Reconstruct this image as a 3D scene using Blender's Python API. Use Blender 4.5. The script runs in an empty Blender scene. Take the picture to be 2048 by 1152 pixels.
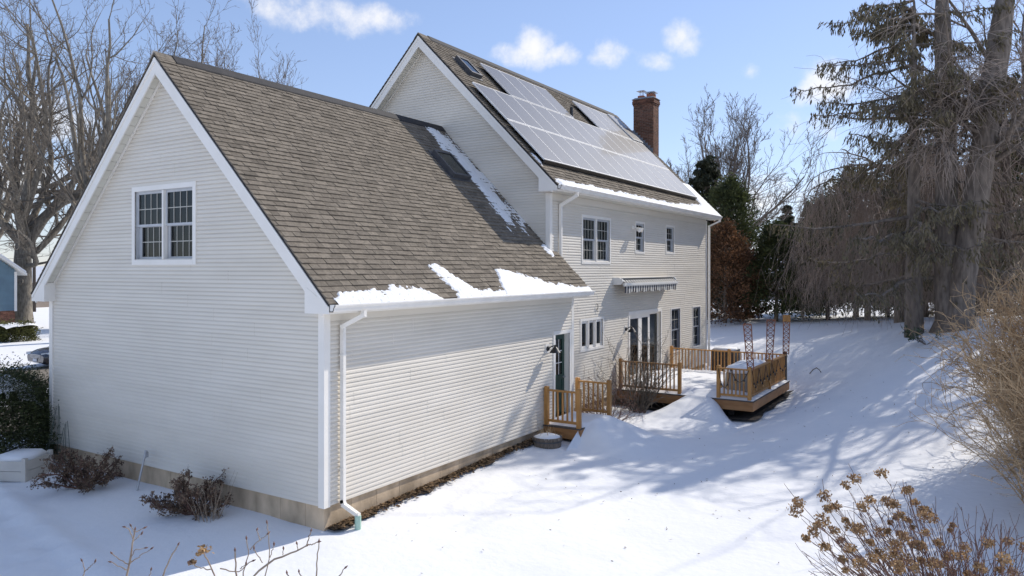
import bpy, math, random
import numpy as np
from mathutils import Vector, noise as mnoise

scene = bpy.context.scene
COL = scene.collection
R = math.radians

# ------------------------------------------------------------------ camera
YAW = R(32.189)
CAM = (8.946, -8.563, 3.818)
cam_d = bpy.data.cameras.new('camera')
cam = bpy.data.objects.new('camera', cam_d)
COL.objects.link(cam)
cam.location = CAM
cam.rotation_euler = (R(90), 0, YAW)
cam_d.sensor_width = 36.0
cam_d.lens = 1499.37 / 2048 * 36
cam_d.shift_y = -(576 - 538.18) / 2048
cam_d.clip_start = 0.1
cam_d.clip_end = 6000
scene.camera = cam

# ------------------------------------------------------------------ sun, sky, exposure
SUN = Vector((0.40, 1.08, 0.93)).normalized()
SUN_EL = math.asin(SUN.z)
SUN_AZ = math.atan2(SUN.x, SUN.y)
sd = bpy.data.lights.new('sun', 'SUN')
sd.energy = 3.25
sd.angle = R(0.53)
sd.color = (1.0, 0.94, 0.85)
so = bpy.data.objects.new('sun', sd)
so.rotation_euler = SUN.to_track_quat('Z', 'Y').to_euler()
so.location = (20, 40, 40)
COL.objects.link(so)

world = bpy.data.worlds.new('World')
scene.world = world
world.use_nodes = True
world.cycles.sampling_method = 'MANUAL'
world.cycles.sample_map_resolution = 512
wn = world.node_tree
wn.nodes.clear()


def wnode(kind, **kw):
    n = wn.nodes.new(kind)
    for k, v in kw.items():
        setattr(n, k, v)
    return n


def wmath(op, a, b=None, c=None):
    n = wnode('ShaderNodeMath', operation=op)
    for i, q in enumerate((a, b, c)):
        if q is None:
            continue
        if isinstance(q, (int, float)):
            n.inputs[i].default_value = q
        else:
            wn.links.new(q, n.inputs[i])
    return n.outputs[0]


sky = wnode('ShaderNodeTexSky', sky_type='NISHITA')
sky.sun_disc = False
sky.sun_elevation = SUN_EL
sky.sun_rotation = SUN_AZ
sky.altitude = 50
sky.air_density = 1.0
sky.dust_density = 0.15
sky.ozone_density = 2.2
bg = wnode('ShaderNodeBackground')
bg.inputs['Strength'].default_value = 0.15
wout = wnode('ShaderNodeOutputWorld')
wn.links.new(bg.outputs[0], wout.inputs[0])
tc = wnode('ShaderNodeTexCoord')
sep = wnode('ShaderNodeSeparateXYZ')
wn.links.new(tc.outputs['Generated'], sep.inputs[0])
az = wmath('ARCTAN2', sep.outputs[0], sep.outputs[1])
el = wmath('ARCSINE', sep.outputs[2])
comb = wnode('ShaderNodeCombineXYZ')
wn.links.new(az, comb.inputs[0])
wn.links.new(el, comb.inputs[1])
nz = wnode('ShaderNodeTexNoise')
nz.inputs['Scale'].default_value = 17.0
nz.inputs['Detail'].default_value = 7.0
nz.inputs['Roughness'].default_value = 0.6
wn.links.new(tc.outputs['Generated'], nz.inputs['Vector'])
# fair-weather clouds, the overhead ones added for fill light: azimuth from +Y, elevation, half width, half height (degrees), strength
clouds = [(-46.0, 18.0, 3.4, 1.3, 1.0), (-42.0, 18.3, 2.2, 1.1, .95), (-49.3, 18.9, 2.4, 1.0, .85), (-52.3, 19.3, 1.7, .7, .7),
          (-30.4, 16.9, 1.9, 1.5, 1.05), (-32.2, 16.0, 1.7, .8, .95), (-28.6, 16.0, 1.6, .8, .95),
          (-19.3, 16.5, 1.6, 1.2, 1.05), (-21.2, 15.3, 1.6, .7, .95), (-24.4, 16.0, 1.7, 1.0, .55),
          (-14.2, 14.2, .9, .5, .65), (-10.0, 12.6, 2.4, 1.5, 1.0), (-10.5, 10.0, 2.6, 1.2, .7),
          (-14.0, 5.0, 5.5, 1.5, .75), (-7, 4.6, 6.0, 1.6, .8), (2, 10, 4.5, 4.2, .9), (6, 4, 8, 2, .8),
          (-63.3, 9.3, 3.4, 1.8, .9), (-65.5, 6.0, 4.5, 1.7, .95), (-61.5, 2.6, 5.0, 1.5, .9),
          (-84, 12, 8, 3.5, .95), (-108, 20, 9, 4.5, .95), (-135, 12, 10, 4.5, .95), (-165, 22, 10, 5, .95),
          (165, 11, 10, 4, .95), (130, 22, 10, 5, .95), (90, 13, 10, 4, .95), (45, 20, 8, 3.5, .9), (-150, 44, 16, 8, .95), (95, 46, 16, 8, .95), (-35, 44, 13, 6, .9), (-95, 56, 20, 8, .95), (20, 62, 22, 7, .9), (170, 66, 30, 8, .95)]  # high overhead clouds are out of view, added to brighten shaded snow
field = None
for a_, e_, w_, h_, s_ in clouds:
    vm = wnode('ShaderNodeVectorMath', operation='MULTIPLY_ADD')
    wn.links.new(comb.outputs[0], vm.inputs[0])
    vm.inputs[1].default_value = (1 / R(w_ * 1.12), 1 / R(h_ * 1.2), 0)
    vm.inputs[2].default_value = (-a_ / (w_ * 1.12), -e_ / (h_ * 1.2), 0)
    dp = wnode('ShaderNodeVectorMath', operation='DOT_PRODUCT')
    wn.links.new(vm.outputs[0], dp.inputs[0])
    wn.links.new(vm.outputs[0], dp.inputs[1])
    g = wmath('MULTIPLY_ADD', dp.outputs['Value'], -s_, s_)
    field = g if field is None else wmath('MAXIMUM', field, g)
field = wmath('MAXIMUM', field, -1.5)
fz = wmath('ADD', field, wmath('MULTIPLY', wmath('SUBTRACT', nz.outputs[0], 0.53), 4.6))
mr = wnode('ShaderNodeMapRange', interpolation_type='SMOOTHSTEP')
wn.links.new(fz, mr.inputs[0])
mr.inputs[1].default_value = -0.1
mr.inputs[2].default_value = 1.75
mr.inputs[3].default_value = 0.0
mr.inputs[4].default_value = 0.92
cm = wnode('ShaderNodeMixRGB')
wn.links.new(mr.outputs[0], cm.inputs[0])
gam = wnode('ShaderNodeGamma')
gam.inputs[1].default_value = 0.65
wn.links.new(sky.outputs[0], gam.inputs[0])
tint = wnode('ShaderNodeMixRGB', blend_type='MULTIPLY')
tint.inputs[0].default_value = 1.0
tint.inputs[2].default_value = (1.17, 1.235, 1.50, 1)
wn.links.new(gam.outputs[0], tint.inputs[1])
wn.links.new(tint.outputs[0], cm.inputs[1])
cm.inputs[2].default_value = (5.3, 5.25, 5.3, 1)
wn.links.new(cm.outputs[0], bg.inputs[0])

scene.view_settings.view_transform = 'Standard'
scene.view_settings.look = 'None'
scene.view_settings.exposure = 0.40
scene.view_settings.gamma = 1.0
scene.view_settings.use_curve_mapping = False
scene.render.engine = 'CYCLES'
scene.cycles.max_bounces = 8
scene.cycles.caustics_reflective = False
scene.cycles.caustics_refractive = False

# ------------------------------------------------------------------ materials


def mat(name, c1, c2=None, rough=0.6, nscale=3.0, bump=0.0, bscale=40.0, metal=0.0, spec=0.5,
        stretch=(1, 1, 1), tone=None, detail=6.0, coat=0.0, ramp=(0.35, 0.65), rnd=0.0, trans=0.0):
    m = bpy.data.materials.new(name)
    m.use_nodes = True
    nt = m.node_tree
    p = nt.nodes['Principled BSDF']
    p.inputs['Roughness'].default_value = rough
    p.inputs['Metallic'].default_value = metal
    p.inputs['Specular IOR Level'].default_value = spec
    if coat:
        p.inputs['Coat Weight'].default_value = coat
    if c2 is None:
        c2 = tuple(x * 0.82 for x in c1)
    t = nt.nodes.new('ShaderNodeTexCoord')
    mp = nt.nodes.new('ShaderNodeMapping')
    mp.inputs['Scale'].default_value = stretch
    g = nt.nodes.new('ShaderNodeNewGeometry')
    nt.links.new(g.outputs['Position'], mp.inputs[0])
    n1 = nt.nodes.new('ShaderNodeTexNoise')
    n1.inputs['Scale'].default_value = nscale
    n1.inputs['Detail'].default_value = detail
    nt.links.new(mp.outputs[0], n1.inputs[0])
    rp = nt.nodes.new('ShaderNodeValToRGB')
    rp.color_ramp.elements[0].position = ramp[0]
    rp.color_ramp.elements[1].position = ramp[1]
    rp.color_ramp.elements[0].color = (*c2, 1)
    rp.color_ramp.elements[1].color = (*c1, 1)
    nt.links.new(n1.outputs[0], rp.inputs[0])
    col = rp.outputs[0]
    if tone:   # per-piece tone attribute, 0..1, between two multipliers
        at = nt.nodes.new('ShaderNodeAttribute')
        at.attribute_name = 'tone'
        mr_ = nt.nodes.new('ShaderNodeMapRange')
        mr_.inputs[3].default_value = tone[0]
        mr_.inputs[4].default_value = tone[1]
        nt.links.new(at.outputs['Fac'], mr_.inputs[0])
        hs = nt.nodes.new('ShaderNodeHueSaturation')
        nt.links.new(mr_.outputs[0], hs.inputs['Value'])
        nt.links.new(col, hs.inputs['Color'])
        col = hs.outputs[0]
    if rnd:
        oi = nt.nodes.new('ShaderNodeObjectInfo')
        mr_ = nt.nodes.new('ShaderNodeMapRange')
        mr_.inputs[3].default_value = 1 - rnd
        mr_.inputs[4].default_value = 1 + rnd
        nt.links.new(oi.outputs['Random'], mr_.inputs[0])
        hs = nt.nodes.new('ShaderNodeHueSaturation')
        nt.links.new(mr_.outputs[0], hs.inputs['Value'])
        nt.links.new(col, hs.inputs['Color'])
        col = hs.outputs[0]
    nt.links.new(col, p.inputs['Base Color'])
    if trans:
        p.inputs['Transmission Weight'].default_value = 0.0
        tl = nt.nodes.new('ShaderNodeBsdfTranslucent')
        nt.links.new(col, tl.inputs[0])
        mx = nt.nodes.new('ShaderNodeMixShader')
        mx.inputs[0].default_value = trans
        nt.links.new(p.outputs[0], mx.inputs[1])
        nt.links.new(tl.outputs[0], mx.inputs[2])
        nt.links.new(mx.outputs[0], nt.nodes['Material Output'].inputs[0])
    if bump:
        n2 = nt.nodes.new('ShaderNodeTexNoise')
        n2.inputs['Scale'].default_value = bscale
        n2.inputs['Detail'].default_value = 5
        nt.links.new(mp.outputs[0], n2.inputs[0])
        b = nt.nodes.new('ShaderNodeBump')
        b.inputs['Strength'].default_value = bump
        b.inputs['Distance'].default_value = 0.02
        nt.links.new(n2.outputs[0], b.inputs['Height'])
        nt.links.new(b.outputs[0], p.inputs['Normal'])
    return m


M = {}
M['snow'] = mat('snow', (.865, .86, .855), (.835, .835, .835), rough=.75, nscale=1.2, bump=.55, bscale=7, spec=.25)
M['snow_fine'] = mat('snow_crust', (.87, .865, .86), (.80, .80, .80), rough=.7, nscale=9, bump=.5, bscale=45, spec=.3)
M['siding'] = mat('vinyl_siding', (.745, .69, .60), (.69, .635, .545), rough=.42, nscale=1.1, bump=.05, bscale=60,
                  stretch=(.5, .5, 2), rnd=.02)
M['trim'] = mat('white_trim', (.87, .83, .765), (.82, .78, .71), rough=.4, nscale=2.0)
M['gutter'] = mat('white_gutter', (.88, .84, .775), (.80, .76, .69), rough=.35, nscale=3.0)
M['soffit'] = mat('vinyl_soffit', (.74, .71, .62), (.68, .65, .56), rough=.5, nscale=4)
M['shingle'] = mat('asphalt_shingle', (.235, .20, .158), (.172, .147, .116), rough=.92, nscale=16, bump=.5, bscale=150,
                   tone=(.72, 1.26), spec=.2)
M['roof_dark'] = mat('ridge_vent', (.032, .029, .03), (.02, .019, .02), rough=.8, nscale=8, bump=.3)
M['concrete'] = mat('foundation_concrete', (.66, .51, .35), (.38, .29, .195), rough=.9, nscale=2.6, bump=.35, bscale=30,
                    stretch=(1, 1, .55), rnd=.05)
M['cedar'] = mat('stained_cedar', (.46, .235, .068), (.36, .17, .045), rough=.55, nscale=5, bump=.15, bscale=30,
                 stretch=(2.5, 2.5, .6), rnd=.18)
M['cedar_board'] = mat('stained_fascia', (.40, .20, .075), (.31, .145, .05), rough=.6, nscale=4, bump=.15,
                       stretch=(.6, .6, 3), rnd=.08)
M['deck_dark'] = mat('weathered_deck', (.10, .085, .075), (.06, .05, .045), rough=.8, nscale=6)
M['soil'] = mat('bare_soil', (.06, .045, .035), (.03, .023, .018), rough=1, nscale=5, bump=.8, bscale=25)
M['leaf_litter'] = mat('leaf_litter', (.20, .125, .06), (.09, .055, .03), rough=.95, nscale=12, tone=(.5, 1.5))
M['lattice'] = mat('redwood_lattice', (.30, .125, .075), (.22, .085, .05), rough=.7, nscale=6)
M['black'] = mat('black_metal', (.018, .016, .016), (.012, .011, .011), rough=.35, nscale=5)
M['dark_grey'] = mat('dark_grey_metal', (.09, .09, .095), (.06, .06, .065), rough=.5, nscale=6)
M['panel_frame'] = mat('panel_frame', (.78, .77, .75), (.68, .67, .65), rough=.5, metal=.0, nscale=7)
M['grey_metal'] = mat('galvanised_metal', (.50, .51, .53), (.40, .41, .43), rough=.4, metal=.6, nscale=7)
M['green_door'] = mat('green_door_paint', (.012, .050, .036), (.010, .042, .030), rough=.35, nscale=4)
M['sash'] = mat('grey_white_sash', (.52, .53, .54), (.46, .47, .48), rough=.45, nscale=4)
M['sash_blue'] = mat('slate_sash', (.26, .28, .31), (.22, .24, .27), rough=.45, nscale=4)
M['muntin'] = mat('window_grid', (.50, .48, .42), (.45, .43, .38), rough=.5, nscale=4)
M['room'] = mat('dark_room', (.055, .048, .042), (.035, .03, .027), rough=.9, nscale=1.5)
M['curtain'] = mat('sheer_curtain', (.42, .40, .36), (.30, .285, .26), rough=.9, nscale=6, stretch=(3, 3, .3))
M['brick'] = mat('chimney_brick', (.20, .088, .052), (.13, .058, .036), rough=.9, nscale=9, bump=.3, bscale=60, tone=(.55, 1.35))
M['mortar'] = mat('mortar', (.42, .38, .33), (.33, .30, .26), rough=.95, nscale=12, bump=.2)
M['crown'] = mat('chimney_crown', (.33, .32, .31), (.24, .235, .23), rough=.9, nscale=8, bump=.3)
M['clay'] = mat('clay_flue', (.36, .13, .07), (.28, .10, .055), rough=.8, nscale=7)
M['lead'] = mat('step_flashing', (.30, .32, .35), (.24, .26, .29), rough=.45, metal=.4, nscale=7)
M['bark'] = mat('grey_bark', (.26, .228, .182), (.12, .104, .083), rough=.95, nscale=5, bump=.9, bscale=11, stretch=(1.6, 1.6, .5))
M['bark_dark'] = mat('dark_bark', (.25, .205, .165), (.13, .105, .085), rough=.95, nscale=6, bump=.9, bscale=14, stretch=(1.6, 1.6, .4))
M['twig'] = mat('brown_twig', (.19, .157, .122), (.10, .083, .065), rough=.9, nscale=3)
M['twig_far'] = mat('grey_twig', (.19, .15, .12), (.12, .095, .075), rough=.9, nscale=2)
M['weep'] = mat('weeping_twig', (.42, .335, .27), (.235, .185, .148), rough=.9, nscale=2)
M['tan_stem'] = mat('tan_stem', (.54, .39, .23), (.28, .19, .105), rough=.8, nscale=5)
M['red_stem'] = mat('red_brown_stem', (.20, .105, .075), (.11, .06, .045), rough=.8, nscale=6)
M['pale_stem'] = mat('pale_stem', (.38, .30, .22), (.24, .17, .12), rough=.8, nscale=14)
M['spruce'] = mat('spruce_needles', (.045, .048, .020), (.026, .030, .014), rough=.75, nscale=3, tone=(.6, 1.5), trans=.15)
M['spruce_brown'] = mat('brown_spruce_tufts', (.19, .155, .088), (.095, .082, .048), rough=.85, nscale=3, tone=(.55, 1.5), trans=.2)
M['arbor'] = mat('arborvitae_leaves', (.088, .100, .032), (.042, .054, .019), rough=.75, nscale=2.2, tone=(.55, 1.6), trans=.2)
M['yew'] = mat('yew_needles', (.066, .078, .024), (.034, .044, .015), rough=.7, nscale=5, tone=(.5, 1.7), trans=.15)
M['rust'] = mat('rusty_leaves', (.21, .105, .05), (.11, .058, .03), rough=.85, nscale=2.0, tone=(.5, 1.5), trans=.25)
M['azalea'] = mat('bronze_leaves', (.20, .135, .085), (.115, .075, .05), rough=.7, nscale=7, tone=(.5, 1.6), trans=.15)
M['petal'] = mat('dry_petals', (.45, .30, .155), (.25, .15, .078), rough=.85, nscale=14, tone=(.55, 1.5), trans=.3)
M['box_leaf'] = mat('boxwood_leaves', (.115, .115, .03), (.06, .065, .02), rough=.8, nscale=3, tone=(.5, 1.6), trans=.2)
M['rhodo'] = mat('rhododendron_leaves', (.055, .075, .035), (.03, .045, .022), rough=.45, nscale=4, tone=(.6, 1.5))
M['asphalt'] = mat('salted_asphalt', (.23, .195, .15), (.17, .145, .115), rough=.95, nscale=1.5, bump=.3, bscale=60)
M['vinyl_box'] = mat('cream_vinyl', (.62, .575, .51), (.55, .505, .44), rough=.5, nscale=3)
M['cover'] = mat('tub_shell', (.35, .33, .30), (.28, .265, .24), rough=.6, nscale=4)
M['wood_grey'] = mat('weathered_barrel', (.22, .18, .145), (.13, .105, .085), rough=.85, nscale=8, stretch=(4, 4, .8), bump=.3, rnd=.15)
M['awn_white'] = mat('awning_metal', (.70, .69, .66), (.64, .63, .60), rough=.45, nscale=3)
M['fab_light'] = mat('awning_cream', (.60, .585, .53), (.52, .505, .455), rough=.9, nscale=8)
M['fab_dark'] = mat('awning_navy', (.035, .032, .05), (.025, .023, .036), rough=.9, nscale=8)
M['wire_green'] = mat('green_wire', (.05, .075, .055), (.035, .05, .04), rough=.5, nscale=10)
M['plastic_green'] = mat('pale_green_pipe', (.42, .60, .50), (.34, .50, .42), rough=.5, nscale=9)
M['bulb'] = mat('amber_bulb', (.45, .26, .10), (.35, .19, .07), rough=.2, nscale=9)
M['blue_siding'] = mat('blue_siding', (.15, .235, .285), (.13, .20, .245), rough=.55, nscale=2, rnd=.04)
M['house_brick'] = mat('house_brick', (.33, .145, .085), (.24, .10, .06), rough=.9, nscale=6, tone=(.6, 1.35))
M['car_paint'] = mat('navy_car_paint', (.020, .024, .040), (.016, .019, .033), rough=.22, coat=.8, nscale=1)
M['plate'] = mat('licence_plate', (.75, .76, .80), (.65, .67, .74), rough=.5, nscale=20)
M['lamp_glass'] = mat('headlight_glass', (.55, .58, .62), (.45, .48, .52), rough=.12, nscale=8)
M['tyre'] = mat('tyre_rubber', (.02, .02, .02), (.014, .014, .014), rough=.9, nscale=8)
M['far_wall'] = mat('far_house_wall', (.30, .25, .21), (.25, .205, .17), rough=.85, nscale=2)
M['pole_wood'] = mat('pole_wood', (.075, .06, .05), (.05, .04, .034), rough=.9, nscale=6)


def glass_mat(name, tint, rough=.0, extra=0.0):
    m = bpy.data.materials.new(name)
    m.use_nodes = True
    nt = m.node_tree
    nt.nodes.clear()
    o = nt.nodes.new('ShaderNodeOutputMaterial')
    mx = nt.nodes.new('ShaderNodeMixShader')
    tr = nt.nodes.new('ShaderNodeBsdfTransparent')
    tr.inputs[0].default_value = (*tint, 1)
    gl = nt.nodes.new('ShaderNodeBsdfGlossy')
    gl.inputs['Roughness'].default_value = rough
    gl.inputs[0].default_value = (.9, .93, .95, 1)
    fr = nt.nodes.new('ShaderNodeLayerWeight')     # Schlick reflectance, the same from both sides of the pane
    fr.inputs[0].default_value = 0.5
    pw = nt.nodes.new('ShaderNodeMath')
    pw.operation = 'POWER'
    pw.inputs[1].default_value = 5.0
    nt.links.new(fr.outputs['Facing'], pw.inputs[0])
    ad = nt.nodes.new('ShaderNodeMath')
    ad.operation = 'MULTIPLY_ADD'
    ad.use_clamp = True
    ad.inputs[1].default_value = 0.93
    ad.inputs[2].default_value = 0.03 + extra
    nzt = nt.nodes.new('ShaderNodeTexNoise')
    nzt.inputs['Scale'].default_value = 2.5
    gg = nt.nodes.new('ShaderNodeNewGeometry')
    nt.links.new(gg.outputs['Position'], nzt.inputs[0])
    bp = nt.nodes.new('ShaderNodeBump')
    bp.inputs['Strength'].default_value = .04
    bp.inputs['Distance'].default_value = .05
    nt.links.new(nzt.outputs[0], bp.inputs['Height'])
    nt.links.new(bp.outputs[0], gl.inputs['Normal'])
    nt.links.new(pw.outputs[0], ad.inputs[0])
    nt.links.new(ad.outputs[0], mx.inputs[0])
    nt.links.new(tr.outputs[0], mx.inputs[1])
    nt.links.new(gl.outputs[0], mx.inputs[2])
    nt.links.new(mx.outputs[0], o.inputs[0])
    return m


M['glass'] = glass_mat('window_glass', (.62, .66, .66))
M['glass_dark'] = glass_mat('dark_window_glass', (.50, .53, .54), extra=.0)


def solar_mat():
    m = mat('solar_cells', (.030, .034, .055), (.020, .023, .040), rough=.4, nscale=2.0, spec=.2, coat=.32)
    nt = m.node_tree
    p = nt.nodes['Principled BSDF']
    p.inputs['Coat Roughness'].default_value = .07
    # a film of dust and frost on the glass
    n = nt.nodes.new('ShaderNodeTexNoise')
    n.inputs['Scale'].default_value = 130
    n.inputs['Detail'].default_value = 3
    g = nt.nodes.new('ShaderNodeNewGeometry')
    nt.links.new(g.outputs['Position'], n.inputs[0])
    mx = nt.nodes.new('ShaderNodeMixRGB')
    src = p.inputs['Base Color'].links[0].from_socket
    rr = nt.nodes.new('ShaderNodeMapRange')
    rr.inputs[1].default_value = .35
    rr.inputs[2].default_value = .65
    rr.inputs[3].default_value = .10
    rr.inputs[4].default_value = .30
    nt.links.new(n.outputs[0], rr.inputs[0])
    nt.links.new(rr.outputs[0], mx.inputs[0])
    nt.links.new(src, mx.inputs[1])
    mx.inputs[2].default_value = (.44, .41, .36, 1)
    nt.links.new(mx.outputs[0], p.inputs['Base Color'])
    return m


M['solar'] = solar_mat()

# ------------------------------------------------------------------ mesh helpers
LOC = {}


def I3(a, b, c):
    return (a, b, c)


class MB:
    def __init__(s):
        s.v = []
        s.f = []
        s.t = []

    def _add(s, pts, faces, tone):
        P = np.array(pts, float)
        c = P.mean(0)
        vol = 0.0
        for f in faces:
            for k in range(1, len(f) - 1):
                vol += np.dot(P[f[0]] - c, np.cross(P[f[k]] - c, P[f[k + 1]] - c))
        b = len(s.v)
        s.v.extend([tuple(p) for p in P])
        for f in faces:
            ff = [b + i for i in f]
            s.f.append(ff if vol >= 0 else ff[::-1])
            s.t.append(tone)

    def hexa(s, p, tone=.5):
        s._add(p, [(0, 3, 2, 1), (4, 5, 6, 7), (0, 1, 5, 4), (1, 2, 6, 5), (2, 3, 7, 6), (3, 0, 4, 7)], tone)

    def box(s, a0, a1, b0, b1, c0, c1, F=I3, tone=.5):
        s.hexa([F(a0, b0, c0), F(a1, b0, c0), F(a1, b1, c0), F(a0, b1, c0),
                F(a0, b0, c1), F(a1, b0, c1), F(a1, b1, c1), F(a0, b1, c1)], tone)
        return s

    def prism(s, poly, a0, a1, F, tone=.5):
        n = len(poly)
        pts = [F(a0, p, q) for p, q in poly] + [F(a1, p, q) for p, q in poly]
        fs = [tuple(range(n))[::-1], tuple(range(n, 2 * n))]
        fs += [(i, (i + 1) % n, n + (i + 1) % n, n + i) for i in range(n)]
        # orientation via the polygon's own area so that concave profiles work
        b = len(s.v)
        s.v.extend(pts)
        P = np.array(pts)
        vol = 0.0
        for f in fs:
            for k in range(1, len(f) - 1):
                vol += np.dot(P[f[0]], np.cross(P[f[k]], P[f[k + 1]]))
        c = P.mean(0)
        vol = 0.0
        for f in fs:
            for k in range(1, len(f) - 1):
                vol += np.dot(P[f[0]] - c, np.cross(P[f[k]] - c, P[f[k + 1]] - c))
        for f in fs:
            ff = [b + i for i in f]
            s.f.append(ff if vol >= 0 else ff[::-1])
            s.t.append(tone)
        return s

    def beam(s, p, q, w, h, up=(0, 0, 1), tone=.5):
        p = Vector(p); q = Vector(q)
        d = (q - p).normalized()
        sd_ = d.cross(Vector(up))
        if sd_.length < 1e-4:
            sd_ = Vector((1, 0, 0))
        sd_.normalize()
        u = sd_.cross(d).normalized()
        a = sd_ * w / 2
        b = u * h / 2
        s.hexa([p - a - b, p + a - b, p + a + b, p - a + b, q - a - b, q + a - b, q + a + b, q - a + b], tone)
        return s

    def tube(s, pts, r, sides=8, tone=.5):
        pts = [Vector(p) for p in pts]
        n = len(pts)
        rr = r if hasattr(r, '__len__') else [r] * n
        b = len(s.v)
        ref = None
        for i, p in enumerate(pts):
            d = (pts[min(i + 1, n - 1)] - pts[max(i - 1, 0)]).normalized()
            if ref is None:
                ref = d.orthogonal().normalized()
            ref = (ref - d * ref.dot(d)).normalized()
            w = d.cross(ref)
            for k in range(sides):
                a = 2 * math.pi * k / sides
                s.v.append(tuple(p + (ref * math.cos(a) + w * math.sin(a)) * rr[i]))
        for i in range(n - 1):
            for k in range(sides):
                k2 = (k + 1) % sides
                s.f.append([b + i * sides + k, b + i * sides + k2, b + (i + 1) * sides + k2, b + (i + 1) * sides + k])
                s.t.append(tone)
        s.f.append([b + k for k in range(sides)][::-1]); s.t.append(tone)
        s.f.append([b + (n - 1) * sides + k for k in range(sides)]); s.t.append(tone)
        return s

    def lathe(s, prof, c, sides=24, tone=.5):
        b = len(s.v)
        for r, z in prof:
            for k in range(sides):
                a = 2 * math.pi * k / sides
                s.v.append((c[0] + r * math.cos(a), c[1] + r * math.sin(a), c[2] + z))
        n = len(prof)
        for i in range(n - 1):
            for k in range(sides):
                k2 = (k + 1) % sides
                s.f.append([b + i * sides + k, b + i * sides + k2, b + (i + 1) * sides + k2, b + (i + 1) * sides + k])
                s.t.append(tone)
        s.f.append([b + k for k in range(sides)][::-1]); s.t.append(tone)
        s.f.append([b + (n - 1) * sides + k for k in range(sides)]); s.t.append(tone)
        return s

    def build(s, name, material, parent=None, smooth=False, tone=False, base=None):
        me = bpy.data.meshes.new(name)
        off = np.array(base if base is not None else (LOC[parent.name] if parent else (0, 0, 0)), float)
        V = np.array(s.v, float).reshape(-1, 3) - off
        me.from_pydata(V.tolist(), [], s.f)
        me.materials.append(M[material])
        if tone:
            at = me.attributes.new('tone', 'FLOAT', 'FACE')
            at.data.foreach_set('value', s.t)
        if smooth:
            me.polygons.foreach_set('use_smooth', [True] * len(me.polygons))
        o = bpy.data.objects.new(name, me)
        COL.objects.link(o)
        if parent:
            o.parent = parent
            LOC[o.name] = tuple(off)
        else:
            o.location = off
            LOC[o.name] = tuple(off)
        return o


def mesh_np(name, V, F, material, parent=None, tone=None, smooth=False, base=None):
    off = np.array(base if base is not None else (LOC[parent.name] if parent else (0, 0, 0)), float)
    V = np.asarray(V, np.float32).reshape(-1, 3) - off.astype(np.float32)
    F = np.asarray(F, np.int32)
    k = F.shape[1]
    me = bpy.data.meshes.new(name)
    me.vertices.add(len(V))
    me.vertices.foreach_set('co', V.ravel())
    me.loops.add(F.size)
    me.loops.foreach_set('vertex_index', F.ravel())
    me.polygons.add(len(F))
    me.polygons.foreach_set('loop_start', np.arange(0, F.size, k, dtype=np.int32))
    me.polygons.foreach_set('use_smooth', np.full(len(F), bool(smooth)))
    me.update(calc_edges=True)
    me.materials.append(M[material])
    if tone is not None:
        at = me.attributes.new('tone', 'FLOAT', 'FACE')
        at.data.foreach_set('value', np.asarray(tone, np.float32))
    o = bpy.data.objects.new(name, me)
    COL.objects.link(o)
    if parent:
        o.parent = parent
    else:
        o.location = off
    LOC[o.name] = tuple(off)
    return o


def thing(name, label, cat, loc=(0, 0, 0), group=None):
    o = bpy.data.objects.new(name, None)
    o.empty_display_size = .2
    COL.objects.link(o)
    o.location = loc
    LOC[o.name] = tuple(loc)
    o['label'] = label
    o['category'] = cat
    if group:
        o['group'] = group
    return o


def tag(o, label, cat=None, group=None, kind=None):
    o['label'] = label
    if cat:
        o['category'] = cat
    if group:
        o['group'] = group
    if kind:
        o['kind'] = kind
    return o


def copy_tree(o, loc, rz, s, label, group=None):
    c = o.copy()
    COL.objects.link(c)
    c.location = loc
    c.rotation_euler = (0, 0, rz)
    c.scale = s
    c['label'] = label
    if group:
        c['group'] = group
    for ch in o.children:
        d = ch.copy()
        COL.objects.link(d)
        d.parent = c
    return c


def fbm(x, y, z=0.0, o=4):
    return mnoise.fractal(Vector((x, y, z)), 1.0, 2.0, o)

# ------------------------------------------------------------------ terrain
CTRL = np.array([
    (0, 0, -.40), (-4, 0, -.36), (-8.4, 0, -.36), (0, 3, -.31), (0, 6.4, -.20), (1, 7, -.24), (0, 10, -.28), (0, 12.5, -.36), (3.6, 12.8, -.44),
    (3.7, 17.4, -.30), (2, 20, -.1), (-.7, 21.7, -.15), (-2, 27, .28), (-4.66, 34.9, .83), (-1.43, 36.9, .89),
    (3.2, 32.7, 1.16), (5.8, 28.5, 1.47), (8.06, 20.9, 1.87), (7.26, 18.7, 1.33), (6.65, 17.07, .96),
    (6.14, 15.7, .53), (5.73, 14.6, .2), (5.33, 13.5, 0), (4.9, 12.3, -.17), (4.45, 11.1, -.37),
    (9.9, 20.4, 1.95), (13, 18, 2.0), (9.2, 6.2, 0), (8.8, 9.1, .2), (12, 8, .5), (3.3, 5.6, -.43), (2.5, 9, -.42),
    (6.8, 2.5, -.45), (3.3, .36, -.5), (.33, -1.5, -.48), (-5, -2.4, -.45), (9, -8, -.6), (0, -10, -.6),
    (-12, -8, -.55), (-12, 0, -.45), (-12, 8, -.45), (-22, 6, -.6), (-30, 9, -.6), (-40, 13, -.6), (-54, 20, -.6), (-22, 30, -.3),
    (-10, 45, .7), (5, 50, .9), (20, 32, 1.6), (25, 10, 1.0), (30, -10, .2), (0, -40, -.6), (-60, -20, -.6),
    (-50, 60, -.4), (40, 60, .9), (-20, -30, -.6), (-90, 30, -.6), (60, 0, .5), (0, 90, .6)])


def _tps(d2):
    return np.where(d2 > 1e-9, 0.5 * d2 * np.log(d2 + 1e-12), 0.0)


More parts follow.
